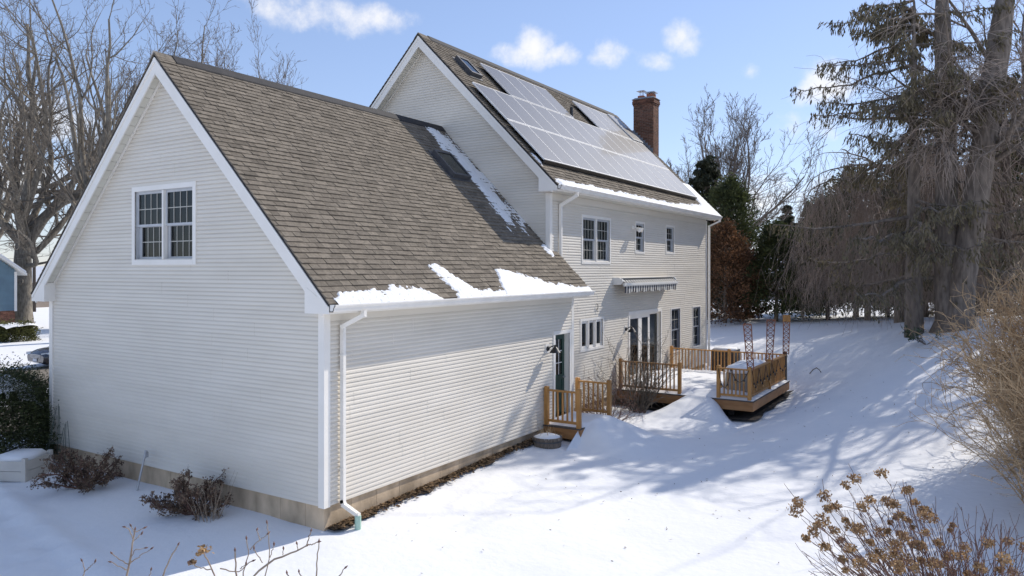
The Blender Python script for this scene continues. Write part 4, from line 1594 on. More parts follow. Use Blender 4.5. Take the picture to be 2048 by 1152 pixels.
# ------------------------------------------------------------------ lattice trellises
def trellis(x, y, z0, h, w0, w1, lean, label, cap=False):
    t = thing('trellis', label, 'trellis', (x, y, z0), 'lattice trellises on the deck railing')

    def P(u, v):
        return Vector((x + u * (w0 + (w1 - w0) * v) + lean * v, y + .02 * v, z0 + h * v))
    for s_ in (-1, 1):
        MB().beam(P(s_ * .5, 0), P(s_ * .5, 1), .026, .026, up=(0, 1, 0)).build('stile', 'lattice', t)
    MB().beam(P(-.5, 1), P(.5, 1), .022, .03).build('crossbar', 'lattice', t)
    n = 8
    for k in range(n):
        for s_ in (-1, 1):
            MB().beam(P(-.5 * s_, k / n) + Vector((0, .006 * s_, 0)), P(.5 * s_, (k + 1) / n) + Vector((0, .006 * s_, 0)), .018, .010, up=(0, 1, 0)).build('slat', 'lattice', t)
        if k:
            MB().beam(P(-.5, (k) / n) + Vector((0, .013, 0)), P(.5, k / n) + Vector((0, .013, 0)), .014, .008, up=(0, 1, 0)).build('slat', 'lattice', t)
    if cap:
        MB().box(x + lean - w1 / 2 - .02, x + lean + w1 / 2 + .02, y, y + .045, z0 + h - .02, z0 + h + .20).build('cap_board', 'cedar', t)
    return t


trellis(PX + .02, PY + .04, ZT - .08, 1.28, .17, .22, -.10, 'leaning lattice trellis on the near corner post of the deck')
trellis(PX + .0, 15.12, ZT - .08, 1.28, .17, .24, .05, 'lattice trellis on the middle post of the deck railing')
trellis(PX + .03, DY1 - .16, ZT - .06, 1.10, .18, .20, .02, 'lattice trellis with a solid wooden cap at the far deck corner', cap=True)

# ------------------------------------------------------------------ string lights on the deck railing
sl_ = thing('string_lights', 'black string lights with hanging bulbs draped along the outer deck railing', 'string lights', (PX + .08, PY, ZD + .8))
ys_ = [PY + .0, PY + .75, PY + 1.55, PY + 2.3, PY + 3.1, DY1 - .15]
wire = MB(); bl = []
for a, b in zip(ys_[:-1], ys_[1:]):
    pts = []
    for k in range(9):
        t = k / 8
        z = ZD + .84 - (.42 + .05 * math.sin(a * 7)) * 4 * t * (1 - t)
        pts.append((PX + .075, a + (b - a) * t, z))
        if k in (2, 4, 6):
            bl.append(pts[-1])
    wire.tube(pts, .008, 5)
for a, b, dp in ((2.50, 2.86, .55), (2.86, 3.36, .35)):
    pts = []
    for k in range(9):
        t = k / 8
        pts.append((a + (b - a) * t, PY - .075, ZD + .86 - dp * 4 * t * (1 - t)))
        if k in (2, 6):
            bl.append(pts[-1])
    wire.tube(pts, .010, 5)
wire.build('wire', 'black', sl_)
for p in bl:
    mb = MB(); mb.lathe([(.012, 0), (.022, -.01), (.022, -.055), (.016, -.06)], p, 8)
    so_ = mb.build('socket', 'black', sl_)
    mb = MB(); mb.lathe([(.014, -.06), (.03, -.085), (.03, -.11), (.01, -.14)], p, 10); mb.build('bulb', 'bulb', sl_, smooth=True)

# ------------------------------------------------------------------ air conditioner
ax0, ax1, ay0, ay1, az0, az1 = .43, 1.27, 18.75, 19.55, gz(.85, 19.1) - .02, .80
ac = thing('air_conditioner', 'dark grey air conditioner unit standing behind the far deck railing', 'air conditioner', ((ax0 + ax1) / 2, (ay0 + ay1) / 2, az0))
mb = MB()
for x_ in (ax0, ax1 - .05):
    for y_ in (ay0, ay1 - .05):
        mb.box(x_, x_ + .05, y_, y_ + .05, az0, az1)
mb.box(ax0 - .005, ax1 + .005, ay0 - .005, ay1 + .005, az1, az1 + .045)
mb.box(ax0, ax1, ay0 + .001, ay1 - .001, az0 - .04, az0 + .08)
mb.build('frame', 'dark_grey', ac)
MB().box(ax0 + .05, ax1 - .05, ay0 + .05, ay1 - .05, az0 + .08, az1 - .002).build('coil', 'black', ac)
z = az0 + .11
while z < az1 - .03:
    mb = MB(); mb.box(ax0 + .05, ax1 - .05, ay0 + .006, ay0 + .03, z, z + .018); mb.box(ax1 - .03, ax1 - .006, ay0 + .05, ay1 - .05, z, z + .018)
    mb.build('louver', 'dark_grey', ac)
    z += .05
mb = MB(); mb.hexa([(ax0 + .02, ay0 + .02, az1 + .046), (ax1 - .02, ay0 + .02, az1 + .046), (ax1 - .02, ay1 - .02, az1 + .046), (ax0 + .02, ay1 - .02, az1 + .046),
                    (ax0 + .09, ay0 + .09, az1 + .12), (ax1 - .09, ay0 + .09, az1 + .12), (ax1 - .09, ay1 - .09, az1 + .12), (ax0 + .09, ay1 - .09, az1 + .12)])
mb.build('snow_cap', 'snow', ac, smooth=True)

# ------------------------------------------------------------------ barrel planter
bx, by = .47, 6.42
bz = gz(bx, by) - .16
bp_ = thing('barrel_planter', 'half barrel planter filled with snow beside the garage stoop', 'planter', (bx, by, bz))
n = 20
for k in range(n):
    a0 = 2 * math.pi * (k + .04) / n; a1 = 2 * math.pi * (k + .96) / n
    mb = MB()
    for (r0, z0_), (r1, z1_) in (((.27, 0), (.325, .18)), ((.325, .18), (.345, .37))):
        mb.hexa([(bx + (r0 - .025) * math.cos(a0), by + (r0 - .025) * math.sin(a0), bz + z0_), (bx + (r0 - .025) * math.cos(a1), by + (r0 - .025) * math.sin(a1), bz + z0_),
                 (bx + r0 * math.cos(a1), by + r0 * math.sin(a1), bz + z0_), (bx + r0 * math.cos(a0), by + r0 * math.sin(a0), bz + z0_),
                 (bx + (r1 - .025) * math.cos(a0), by + (r1 - .025) * math.sin(a0), bz + z1_), (bx + (r1 - .025) * math.cos(a1), by + (r1 - .025) * math.sin(a1), bz + z1_),
                 (bx + r1 * math.cos(a1), by + r1 * math.sin(a1), bz + z1_), (bx + r1 * math.cos(a0), by + r1 * math.sin(a0), bz + z1_)])
    mb.build('stave', 'wood_grey', bp_)
for z0_, r_ in ((.07, .295), (.26, .337)):
    mb = MB(); mb.lathe([(r_ + .000, z0_), (r_ + .008, z0_), (r_ + .014, z0_ + .035), (r_ + .004, z0_ + .035)], (bx, by, bz), 40); mb.build('hoop', 'dark_grey', bp_)
mb = MB(); mb.lathe([(.318, .33), (.30, .36), (.2, .40), (.09, .43), (.01, .44)], (bx, by, bz), 28); mb.build('snow_fill', 'snow', bp_, smooth=True)
rnd = random.Random(3)
for k in range(26):
    a = rnd.uniform(0, 6.28); r_ = rnd.uniform(.05, .26)
    p = Vector((bx + r_ * math.cos(a) - .03, by + r_ * math.sin(a) + .06, bz + .36)); q = p + Vector((rnd.uniform(-.1, .1), rnd.uniform(-.1, .1), rnd.uniform(.1, .24)))
    MB().tube([p, (p + q) / 2 + Vector((rnd.uniform(-.02, .02), 0, 0)), q], [.005, .004, .002], 4).build('dry_stem', 'tan_stem', bp_)

# ------------------------------------------------------------------ vinyl planter box at the left
px_, py_ = -7.55, -1.02
pz_ = gz(px_, py_) - .03
pb = thing('planter_box', 'cream vinyl planter box with snow on top below the yew', 'planter', (px_, py_, pz_))
rot = R(28)


def RP(u, v, z, c=(px_, py_, pz_), r=rot):
    return (c[0] + u * math.cos(r) - v * math.sin(r), c[1] + u * math.sin(r) + v * math.cos(r), c[2] + z)


s2 = .36
for u_, v_ in ((-s2, -s2), (s2, -s2), (-s2, s2), (s2, s2)):
    MB().box(u_ - .04, u_ + .04, v_ - .04, v_ + .04, 0, .50, RP).build('corner_post', 'vinyl_box', pb)
for zz in (.04, .24):
    for f_ in (lambda a, d, z: RP(a, -s2 + d, z), lambda a, d, z: RP(a, s2 - d, z), lambda a, d, z: RP(-s2 + d, a, z), lambda a, d, z: RP(s2 - d, a, z)):
        MB().box(-s2 + .04, s2 - .04, -.015, .015, zz, zz + .192, f_).build('side_panel', 'vinyl_box', pb)
MB().box(-s2 + .02, s2 - .02, -s2 + .02, s2 - .02, .36, .43, RP).build('soil', 'soil', pb)
mb = MB(); mb.hexa([RP(-s2, -s2, .431), RP(s2, -s2, .431), RP(s2, s2, .431), RP(-s2, s2, .431), RP(-.25, -.25, .54), RP(.27, -.25, .53), RP(.27, .25, .55), RP(-.25, .25, .54)])
mb.build('snow_cap', 'snow', pb, smooth=True)

# ------------------------------------------------------------------ stake and wire cages at the gable wall
sx, sy = -4.60, -.36
sz = gz(sx, sy)
stk = thing('metal_stake', 'galvanised metal stake leaning beside the garage foundation', 'stake', (sx, sy, sz - .05))
MB().tube([(sx, sy, sz - .05), (sx + .05, sy + .14, sz + .66)], .020, 10).build('pole', 'grey_metal', stk, smooth=False)
mb = MB(); mb.tube([(sx + .048, sy + .135, sz + .60), (sx + .058, sy + .16, sz + .74)], .030, 10); mb.box(sx + .05, sx + .12, sy + .13, sy + .17, sz + .62, sz + .72); mb.build('clamp', 'grey_metal', stk)


def cage(x, y, h, r0, lean, label, seed):
    z = gz(x, y) - .03
    t = thing('wire_cage', label, 'plant support', (x, y, z), 'wire plant cages at the gable wall')
    lg = []
    for k in range(4):
        a = k * math.pi / 2 + seed
        p = Vector((x + r0 * math.cos(a), y + r0 * .6 * math.sin(a), z)); q = Vector((x + lean + .05 * math.cos(a), y + .03 * math.sin(a) + .08, z + h * (1 + .08 * math.sin(k * 2 + seed))))
        lg.append((p, q))
        MB().tube([p, (p + q) / 2 + Vector((.01 * math.sin(k), 0, 0)), q], .0055, 5).build('leg', 'wire_green', t)
    for f_ in (.12, .2, .42):
        mb = MB()
        pts = [p + (q - p) * f_ for p, q in lg]
        mb.tube(pts + [pts[0]], .005, 5); mb.build('ring', 'wire_green', t)
    return t


cage(-7.78, -.33, 1.28, .30, .12, 'tall green wire plant cage nearest the garage corner', .3)
cage(-7.35, -.30, .95, .22, -.05, 'shorter green wire plant cage next to the bronze shrub', 1.1)

# ------------------------------------------------------------------ snow on the roofs


def RG(y, s, h):
    return GF(y, s, h + .012)


def RH(y, s, h):
    return HF(y, s, h + .012)


def rag(y, s, k):
    return .10 * fbm(y * 2.3, s * 2.3, k) + .06 * fbm(y * 7, s * 7, k + 3) + .035 * fbm(y * 19, s * 19, k + 7)


def snow_h(m, y, s, t=.024):
    if m <= 0:
        return -1
    return min(t, .004 + m * .30) + .010 * fbm(y * 13, s * 13, 3) + .006 * fbm(y * 31, s * 31, 5)


def patch1(y, s):
    top = .27 + (.0 if .12 < y < 2.2 else -.9 * abs(y - (.12 if y < .12 else 2.2)))
    return snow_h(top - s + rag(y, s, 1) * 1.2, y, s)


heightfield('roof_snow', -.1, 2.9, -.10, .62, (190, 52), patch1, 'snow_fine', 'ragged snow along the near end of the garage gutter', Fm=RG)


def patch2(y, s):
    c = 3.05 + .62 * (.90 - s)
    wd = .14 + .36 * (.90 - s)
    m = min(wd - abs(y - c), .90 - s)
    m = max(m, min(.14 - s, .9 - abs(y - 4.0)))
    return snow_h(m + rag(y, s, 11), y, s)


heightfield('roof_snow', 2.2, 5.2, -.12, 1.35, (190, 96), patch2, 'snow_fine', 'pointed snow patch in the middle of the garage eave', Fm=RG)


def patch3(y, s):
    top = .78 - max(0, y - 5.2) * .24 - max(0, 5.2 - y) * 1.9
    m = min(top - s, (L + .30 - y))
    m = max(m, min(.15 - s, L + .33 - y, y - 4.9))
    return snow_h(m + rag(y, s, 21), y, s, .028)


heightfield('roof_snow', 4.4, L + .34, -.12, 1.2, (230, 84), patch3, 'snow_fine', 'long snow wedge at the far end of the garage eave', Fm=RG)


def patch4(y, s):
    # thin frosty band in the shade beside the house gable wall
    c = L - .62 - .12 * math.sin(s * 1.1)
    wd = .58 - .08 * abs(s - 4.2) * .4
    e = 1 - abs(y - c) / wd
    e2 = min(1, (s - 2.2) / 1.0, (GSL - .05 - s) / .5)
    if 3.98 < s < 5.05 and y < 7.55:
        return -1
    h = .8 * min(e, e2) + .8 * mnoise.noise(Vector((y * 2.6, s * 1.3, 2))) + .45 * mnoise.noise(Vector((y * 15, s * 3.5, 5))) + .2 * mnoise.noise(Vector((y * 11, s * 22, 5))) - .08
    return min(.03, .03 * h) + .008 if h > 0 else -1


heightfield('roof_frost', L - 1.25, L - .02, 1.3, GSL - .05, (84, 330), patch4, 'snow_fine', 'thin streaky snow in the shade beside the house gable', Fm=RG)


def patch5(y, s):
    top = .20 + .10 * mnoise.noise(Vector((y * 1.3, 0, 7))) + .07 * mnoise.noise(Vector((y * 4, 0, 7))) + max(0, y - 17) * .085
    top = min(top, .70)
    h = (top - s) * .5 + .04 * fbm(y * 6, s * 6, 6) + .03 * fbm(y * 20, s * 20, 6)
    h = min(h, (y - L + HO) * .4, (HYE + .03 - y) * .5)
    if y > 20.9:
        h = max(h, min(.05, (y - 20.85) * .3 + .03 * fbm(y * 5, s * 5, 2))) if s < 1.9 else h
    return min(.07, h) + .012 * fbm(y * 14, s * 14, 3) if h > 0 else -1


heightfield('roof_snow', L - HO, HYE + .04, -.12, 2.0, (420, 70), patch5, 'snow_fine', 'band of snow above the gutter of the main house', Fm=RH)


def patch6(y, s):
    h = .04 * (1 - abs(s - GSL + .03) / .16) + .012 * fbm(y * 5, s * 5, 2) - (.02 if y > .4 else 0) - max(0, y - 5.5) * .02
    return h if h > 0 else -1


heightfield('roof_snow', -OF, 6.8, GSL - .25, GSL + .02, (160, 12), patch6, 'snow_fine', 'thin snow line along the garage ridge', Fm=lambda y, s, h: GB(y, s, h + .06))


def patch7(y, s):
    h = .05 * (1 - ((y - 8.33) / .05) ** 2 - ((s - .95) / .28) ** 2) + .02 * fbm(y * 9, s * 9, 1)
    return h if h > 0 else -1


heightfield('roof_snow', 8.2, 8.5, .55, 1.35, (20, 50), patch7, 'snow_fine', 'small snow clump at the lower corner of the solar array', Fm=RH)


def patch8(y, s):
    h = .04 * (1 - ((y - L + .15 + (1.45 - s) * .0) / .16) ** 2 - ((s - 1.45) / .25) ** 2) + .025 * fbm(y * 9, s * 9, 1)
    return h if h > 0 else -1


heightfield('roof_snow', L - .4, L + .0, 1.1, 1.8, (26, 40), patch8, 'snow_fine', 'small snow clump where the garage roof meets the house corner', Fm=RG)

# ------------------------------------------------------------------ plants


def nrm(a):
    return a / (np.linalg.norm(a, axis=-1, keepdims=True) + 1e-9)


def grow(rng, P0, D0, Ln, r0, r1, n, wob, trop=(0, 0, 1), tw=0.0):
    N = len(P0)
    P = np.zeros((N, n + 1, 3)); P[:, 0] = P0
    d = nrm(np.array(D0, float))
    st = (Ln / n)[:, None]
    tr = np.array(trop, float)
    for i in range(n):
        d = nrm(d + wob * rng.normal(size=(N, 3)) + tr * tw)
        P[:, i + 1] = P[:, i] + d * st
    t = np.linspace(0, 1, n + 1)[None, :]
    Rr = r0[:, None] * (1 - t) + r1[:, None] * t
    return P, Rr


def tubes(P, Rr, sides):
    N, n, _ = P.shape
    T = np.empty_like(P)
    T[:, 1:-1] = P[:, 2:] - P[:, :-2]; T[:, 0] = P[:, 1] - P[:, 0]; T[:, -1] = P[:, -1] - P[:, -2]
    T = nrm(T)
    m = np.abs(nrm(P[:, -1] - P[:, 0]))
    ax = np.zeros((N, 3)); ax[np.arange(N), np.argmin(m, 1)] = 1
    U = nrm(np.cross(T, ax[:, None, :])); Wv = np.cross(T, U)
    a = np.arange(sides) * 2 * np.pi / sides
    V = P[:, :, None, :] + Rr[:, :, None, None] * (U[:, :, None, :] * np.cos(a)[None, None, :, None] + Wv[:, :, None, :] * np.sin(a)[None, None, :, None])
    idm = np.arange(N * n * sides).reshape(N, n, sides)
    nx_ = np.roll(idm, -1, axis=2)
    Fq = np.stack([idm[:, :-1], nx_[:, :-1], nx_[:, 1:], idm[:, 1:]], -1).reshape(-1, 4)
    return V.reshape(-1, 3), Fq


def kids(rng, P, Rr, k, t0, t1, ang, angs, frac, up=0.0, evn=True):
    """k children per branch: start points, directions, radii, parent index, position along parent"""
    N, n, _ = P.shape
    t = (np.linspace(t0, t1, k)[None, :] + rng.normal(0, .4 * (t1 - t0) / max(1, k), (N, k))) if evn else rng.uniform(t0, t1, (N, k))
    t = np.clip(t, 0.02, 1)
    f = t * (n - 1)
    i = np.minimum(f.astype(int), n - 2)
    w = (f - i)[..., None]
    ar = np.arange(N)[:, None]
    p = P[ar, i] * (1 - w) + P[ar, i + 1] * w
    T = nrm(P[ar, i + 1] - P[ar, i])
    r = Rr[ar, i] * (1 - w[..., 0]) + Rr[ar, i + 1] * w[..., 0]
    q = rng.normal(size=(N, k, 3)); q[..., 2] += up
    q = nrm(q - T * (q * T).sum(-1, keepdims=True))
    a = R(ang) + R(angs) * rng.normal(size=(N, k, 1))
    d = nrm(T * np.cos(a) + q * np.sin(a))
    return p.reshape(-1, 3), d.reshape(-1, 3), r.reshape(-1), np.repeat(np.arange(N), k), t.reshape(-1)


def cat_(parts):
    V, Fq, b = [], [], 0
    for v, f in parts:
        V.append(v); Fq.append(f + b); b += len(v)
    return np.concatenate(V), np.concatenate(Fq)


def bare_tree(name, label, base, trunk, tr, limbs, seed, lv=((5, .55, 42), (6, .5, 45), (6, .45, 45)), bark='bark', twig='twig', tmin=.010,
              wob=.10, up=.07, group=None, droop=0.0, cat='tree'):
    """trunk: list of (dx,dy,dz); limbs: list of (start, dir, length, radius); lv: levels of children (count, length ratio, angle)"""
    rng = np.random.default_rng(seed)
    t = thing(name, label, cat, base, group)
    b = np.array(base)
    TP = b + np.array(trunk, float)
    V, Fq = tubes(TP[None], np.array(tr, float)[None], 16)
    rr = nrm(V - np.repeat(TP, 16, 0))
    V = V + rr * np.array([fbm(p[0] * 2.5, p[1] * 2.5, p[2] * .35) for p in V])[:, None] * .06 * np.repeat(np.array(tr), 16)[:, None] * 2
    mesh_np('trunk', V, Fq, bark, parent=t, smooth=True)
    P0 = b + np.array([l[0] for l in limbs], float); D = np.array([l[1] for l in limbs], float)
    Ln = np.array([l[2] for l in limbs], float); r0 = np.array([l[3] for l in limbs], float)
    P, Rr = grow(rng, P0, D, Ln, r0, r0 * .22, 11, wob, (0, 0, 1), up)
    main = [tubes(P, Rr, 8)]
    tw = []
    for li, (k, ratio, ang) in enumerate(lv):
        p, d, r, par, tt = kids(rng, P, Rr, k, .18 if li == 0 else .12, 1.0, ang, 12, ratio, up=.25)
        lp = Ln[par] * ratio * (1.15 - .6 * tt) * rng.uniform(.7, 1.25, len(p))
        n_ = (8, 6, 5, 4, 3)[li]
        rc = np.maximum(r * .62, tmin)
        P, Rr = grow(rng, p, d, lp, rc, np.maximum(rc * .25, tmin * .6), n_, wob * 1.25, (0, 0, 1), up * 1.2 - droop * (li > 0))
        Ln = lp
        (main if li == 0 else tw).append(tubes(P, Rr, (6, 4, 3, 3, 3)[li]))
    V, Fq = cat_(main)
    mesh_np('limbs', V, Fq, bark, parent=t, smooth=True)
    V, Fq = cat_(tw)
    mesh_np('twigs', V, Fq, twig, parent=t)
    return t


def limb_fan(rng, n, z0, z1, ln, r, spread=(18, 50), x=(0, 0)):
    out = []
    for k in range(n):
        a = 2 * math.pi * (k + rng.uniform(-.3, .3)) / n
        s_ = R(rng.uniform(*spread))
        z = z0 + (z1 - z0) * k / max(1, n - 1)
        out.append(((x[0], x[1], z), (math.cos(a) * math.sin(s_), math.sin(a) * math.sin(s_), math.cos(s_)), ln * rng.uniform(.8, 1.15), r * rng.uniform(.75, 1.15)))
    return out


# big maple across the street, left edge
rg = np.random.default_rng(4)
RTv = np.array([math.cos(YAW), math.sin(YAW), 0]); FWv = np.array([-math.sin(YAW), math.cos(YAW), 0])


def dirv(right, fwd, upw):
    return tuple(RTv * right + FWv * fwd + np.array([0, 0, upw]))


lim = [((0, 0, 7.2), dirv(.03, .1, 1), 17, .40), ((0, 0, 5.6), dirv(.95, -.1, .95), 16, .36), ((0, 0, 6.4), dirv(-.4, -.3, 1), 16, .38),
       ((0, 0, 5.2), dirv(.9, .5, .42), 13, .26), ((0, 0, 7.0), dirv(.38, -.5, 1), 16, .32), ((0, 0, 6.8), dirv(-.7, .4, .8), 14, .30),
       ((0, 0, 6.0), dirv(.55, -.9, .75), 14, .28), ((0, 0, 7.2), dirv(.25, .7, 1), 15, .30), ((0, 0, 4.6), dirv(.8, -.5, .25), 10, .2), ((0, 0, 6.9), dirv(.65, .1, 1.1), 17, .33)]
bz_ = gz(-52.9, 19.85) - .1
maple = bare_tree('maple_tree', 'huge bare maple with thick grey trunk and a knothole beside the blue house', (-52.9, 19.85, bz_),
                  [(0, 0, 0), (0, 0, .5), (.05, 0, 1.5), (0, .05, 3.2), (.05, 0, 5.2), (0, 0, 7.4)], [.95, .72, .62, .58, .60, .42], lim, 41,
                  lv=((8, .55, 45), (6, .5, 48), (5, .5, 48), (2, .5, 48)), tmin=.013, wob=.13, up=.05)
kc = np.array(LOC[maple.name]) + np.array([0, 0, 3.6]) - FWv * .60 + RTv * .12
mb = MB(); mb.tube([kc + FWv * .1, kc - FWv * .02], [.30, .26], 16); kn = mb.build('knot_ring', 'bark', maple)
mb = MB(); mb.tube([kc - FWv * .015, kc - FWv * .03], [.17, .16], 16); mb.build('knothole', 'bark_dark', maple)


def px(u, v, b):
    return np.array(CAM) + b * (FWv + RTv * (u - 1024) / 1499.37 + np.array([0, 0, 1]) * (538.18 - v) / 1499.37)


def at(u, b):
    p = px(u, 538, b)
    return (p[0], p[1], gz(p[0], p[1]) - .1)


def upright(name, label, u, b, h, seed, n=7, r=.22, spread=(6, 26), trunk=.3, lv=((6, .42, 30), (6, .5, 36), (5, .5, 40), (3, .5, 42)), tmin=.014, tw='twig', group=None, bark='bark', up=.08):
    rg_ = np.random.default_rng(seed)
    th = h * trunk
    return bare_tree(name, label, at(u, b), [(0, 0, 0), (0, 0, .4), (.02, 0, th * .5), (0, 0, th), (0, 0, th * 1.25)], [r * 2.2, r * 1.7, r * 1.5, r * 1.3, r * .6],
                     limb_fan(rg_, n, th * .6, th * 1.1, h * .68, r, spread), seed, lv=lv, tmin=tmin, wob=.09, up=up, group=group, bark=bark, twig=tw)


g1 = 'bare trees behind the garage'
upright('maple_tree', 'tall bare tree with parallel upright stems just left of the garage roof', 190, 46, 22, 51, n=6, r=.24, spread=(4, 24), trunk=.22, group=g1, tmin=.012, lv=((6, .42, 32), (5, .5, 38), (4, .5, 40), (2, .5, 42)))
upright('maple_tree', 'bare tree at the left edge behind the big maple', -40, 62, 24, 52, n=6, r=.3, spread=(10, 38), group=g1, tmin=.015, lv=((6, .45, 34), (5, .5, 38), (4, .5, 40), (2, .5, 42)))
LF = ((6, .45, 32), (6, .5, 38), (5, .5, 40), (2, .5, 42))
upright('maple_tree', 'small bare tree crown rising behind the garage ridge next to its peak', 365, 60, 21.5, 53, n=7, r=.17, spread=(6, 30), trunk=.35, group=g1, tmin=.013, tw='twig_far', lv=LF)
upright('maple_tree', 'bare tree crown in the middle of those behind the garage ridge', 440, 60, 22.5, 54, n=8, r=.17, spread=(6, 34), trunk=.35, group=g1, tmin=.013, tw='twig_far', lv=LF)
upright('maple_tree', 'lowest bare tree crown behind the garage ridge nearest the house', 530, 62, 19.5, 55, n=7, r=.16, spread=(8, 40), trunk=.35, group=g1, tmin=.013, tw='twig_far', lv=LF)
# bare vase-shaped tree right of the chimney
upright('bare_tree', 'vase shaped bare tree behind the house right of the chimney', 1440, 60, 16.8, 56, n=16, r=.15, up=.045, spread=(8, 52), trunk=.14, tmin=.014, tw='twig_far', bark='bark_dark',
        lv=((7, .45, 26), (6, .5, 32), (5, .5, 36), (3, .5, 36)), group='bare trees beyond the yard')
for u_, b_, h_, sd_, lb in ((1545, 95, 10, 57, 'slender bare tree in the gap above the arborvitae'), (1660, 90, 11, 58, 'bare twiggy tree beyond the dark conifer in the gap'),
                            (1490, 110, 12, 59, 'faint bare tree far behind the rusty hedge')):
    upright('bare_tree', lb, u_, b_, h_, sd_, n=6, r=.13, spread=(6, 32), trunk=.2, tmin=.022, tw='twig_far', lv=((6, .42, 30), (6, .5, 36), (4, .5, 40)), group='bare trees beyond the yard')


# ---------------------------------------------------------------- conifers
def spruce(name, label, base, h, rad, seed, nb=120, mat_='spruce', z_low=.06, clump=1.0, leaf=(.34, .09), droop=.25, per=34, group=None, hang=.5, quads=5, twig_mat='bark_dark', tr=None, ex=.75):
    rng = np.random.default_rng(seed)
    t = thing(name, label, 'conifer', base, group)
    b = np.array(base)
    TP = b + np.array([(0, 0, 0), (0, 0, h * .3), (0, 0, h * .6), (0, 0, h)])
    r_ = tr or h * .022
    V, Fq = tubes(TP[None], np.array([[r_ * 1.3, r_, r_ * .6, .02]]), 12)
    mesh_np('trunk', V, Fq, 'bark_dark', parent=t, smooth=True)
    f = np.sort(rng.uniform(z_low, .985, nb))
    az_ = rng.uniform(0, 2 * np.pi, nb)
    Ln = rad * (1 - f) ** ex * rng.uniform(.75, 1.15, nb) + .15
    P0 = b + np.stack([0 * f, 0 * f, f * h], -1)
    n_ = 10
    P = np.zeros((nb, n_ + 1, 3))
    for i in range(n_ + 1):
        s = i / n_
        zz = Ln * (-droop * s + droop * 1.15 * np.maximum(0, s - .55) ** 1.5 * 1.6) + rng.normal(0, .01, nb) * Ln
        P[:, i] = P0 + np.stack([np.cos(az_) * Ln * s, np.sin(az_) * Ln * s, zz], -1)
    Rr = (np.linspace(1, .18, n_ + 1)[None] * (.018 + .010 * Ln)[:, None])
    br = [tubes(P, Rr, 5)]
    # side branchlets
    p, d, r, par, tt = kids(rng, P, Rr, per, .12, 1.0, 62, 14, 1, up=0)
    d[:, 2] *= .35
    ll = (.12 + .22 * Ln[par] * (1.1 - .7 * tt)) * rng.uniform(.6, 1.2, len(p))
    P2, R2 = grow(rng, p, d, ll, np.full(len(p), .012), np.full(len(p), .005), 4, .12, (0, 0, -1), hang * .35)
    br.append(tubes(P2, R2, 3))
    V, Fq = cat_(br)
    mesh_np('branches', V, Fq, twig_mat, parent=t)
    # needle sprays
    m = rng.integers(1, 5, (len(p), quads))
    cen = P2[np.arange(len(p))[:, None], m].reshape(-1, 3) + rng.normal(0, .05 * clump, (len(p) * quads, 3))
    dd = np.repeat(nrm(P2[:, -1] - P2[:, 0]), quads, 0) + rng.normal(0, .45, (len(p) * quads, 3)) - np.array([0, 0, hang])
    V, Fq = leaf_quads(cen, rng, leaf[0] * clump, leaf[1] * clump, dirs=dd)
    mesh_np('needles', V, Fq, mat_, parent=t, tone=np.clip(rng.normal(.5, .25, len(Fq)), 0, 1))
    return t


spruce('norway_spruce', 'tall drooping spruce with long tiered branches reaching left above the hedge', at(1828, 26), 11.9, 5.0, 61, nb=66, mat_='spruce_brown', z_low=.16, droop=.16, per=30, hang=1.3, leaf=(.19, .055), quads=9, tr=.24, ex=.24)
spruce('norway_spruce', 'dark spruce behind the house eave right of the chimney', at(1412, 48), 10.9, 3.4, 62, nb=170, z_low=.03, per=26, hang=.5, leaf=(.30, .09), quads=6, ex=.9, group='conifers behind the hedge')
spruce('norway_spruce', 'small spruce silhouette in the gap above the hedge', at(1575, 92), 11.5, 3.4, 63, nb=110, z_low=.1, per=22, hang=.3, leaf=(.6, .2), quads=4, group='conifers behind the hedge')
spruce('norway_spruce', 'second small spruce silhouette in the gap above the hedge', at(1618, 100), 12.8, 3.2, 64, nb=110, z_low=.1, per=22, hang=.3, leaf=(.6, .2), quads=4, group='conifers behind the hedge')
spruce('norway_spruce', 'dark spruce behind the leaning trunks at the right edge', at(2010, 40), 13, 5.0, 65, nb=90, mat_='spruce_brown', z_low=.03, per=26, hang=.9, leaf=(.34, .10), group='conifers behind the hedge')


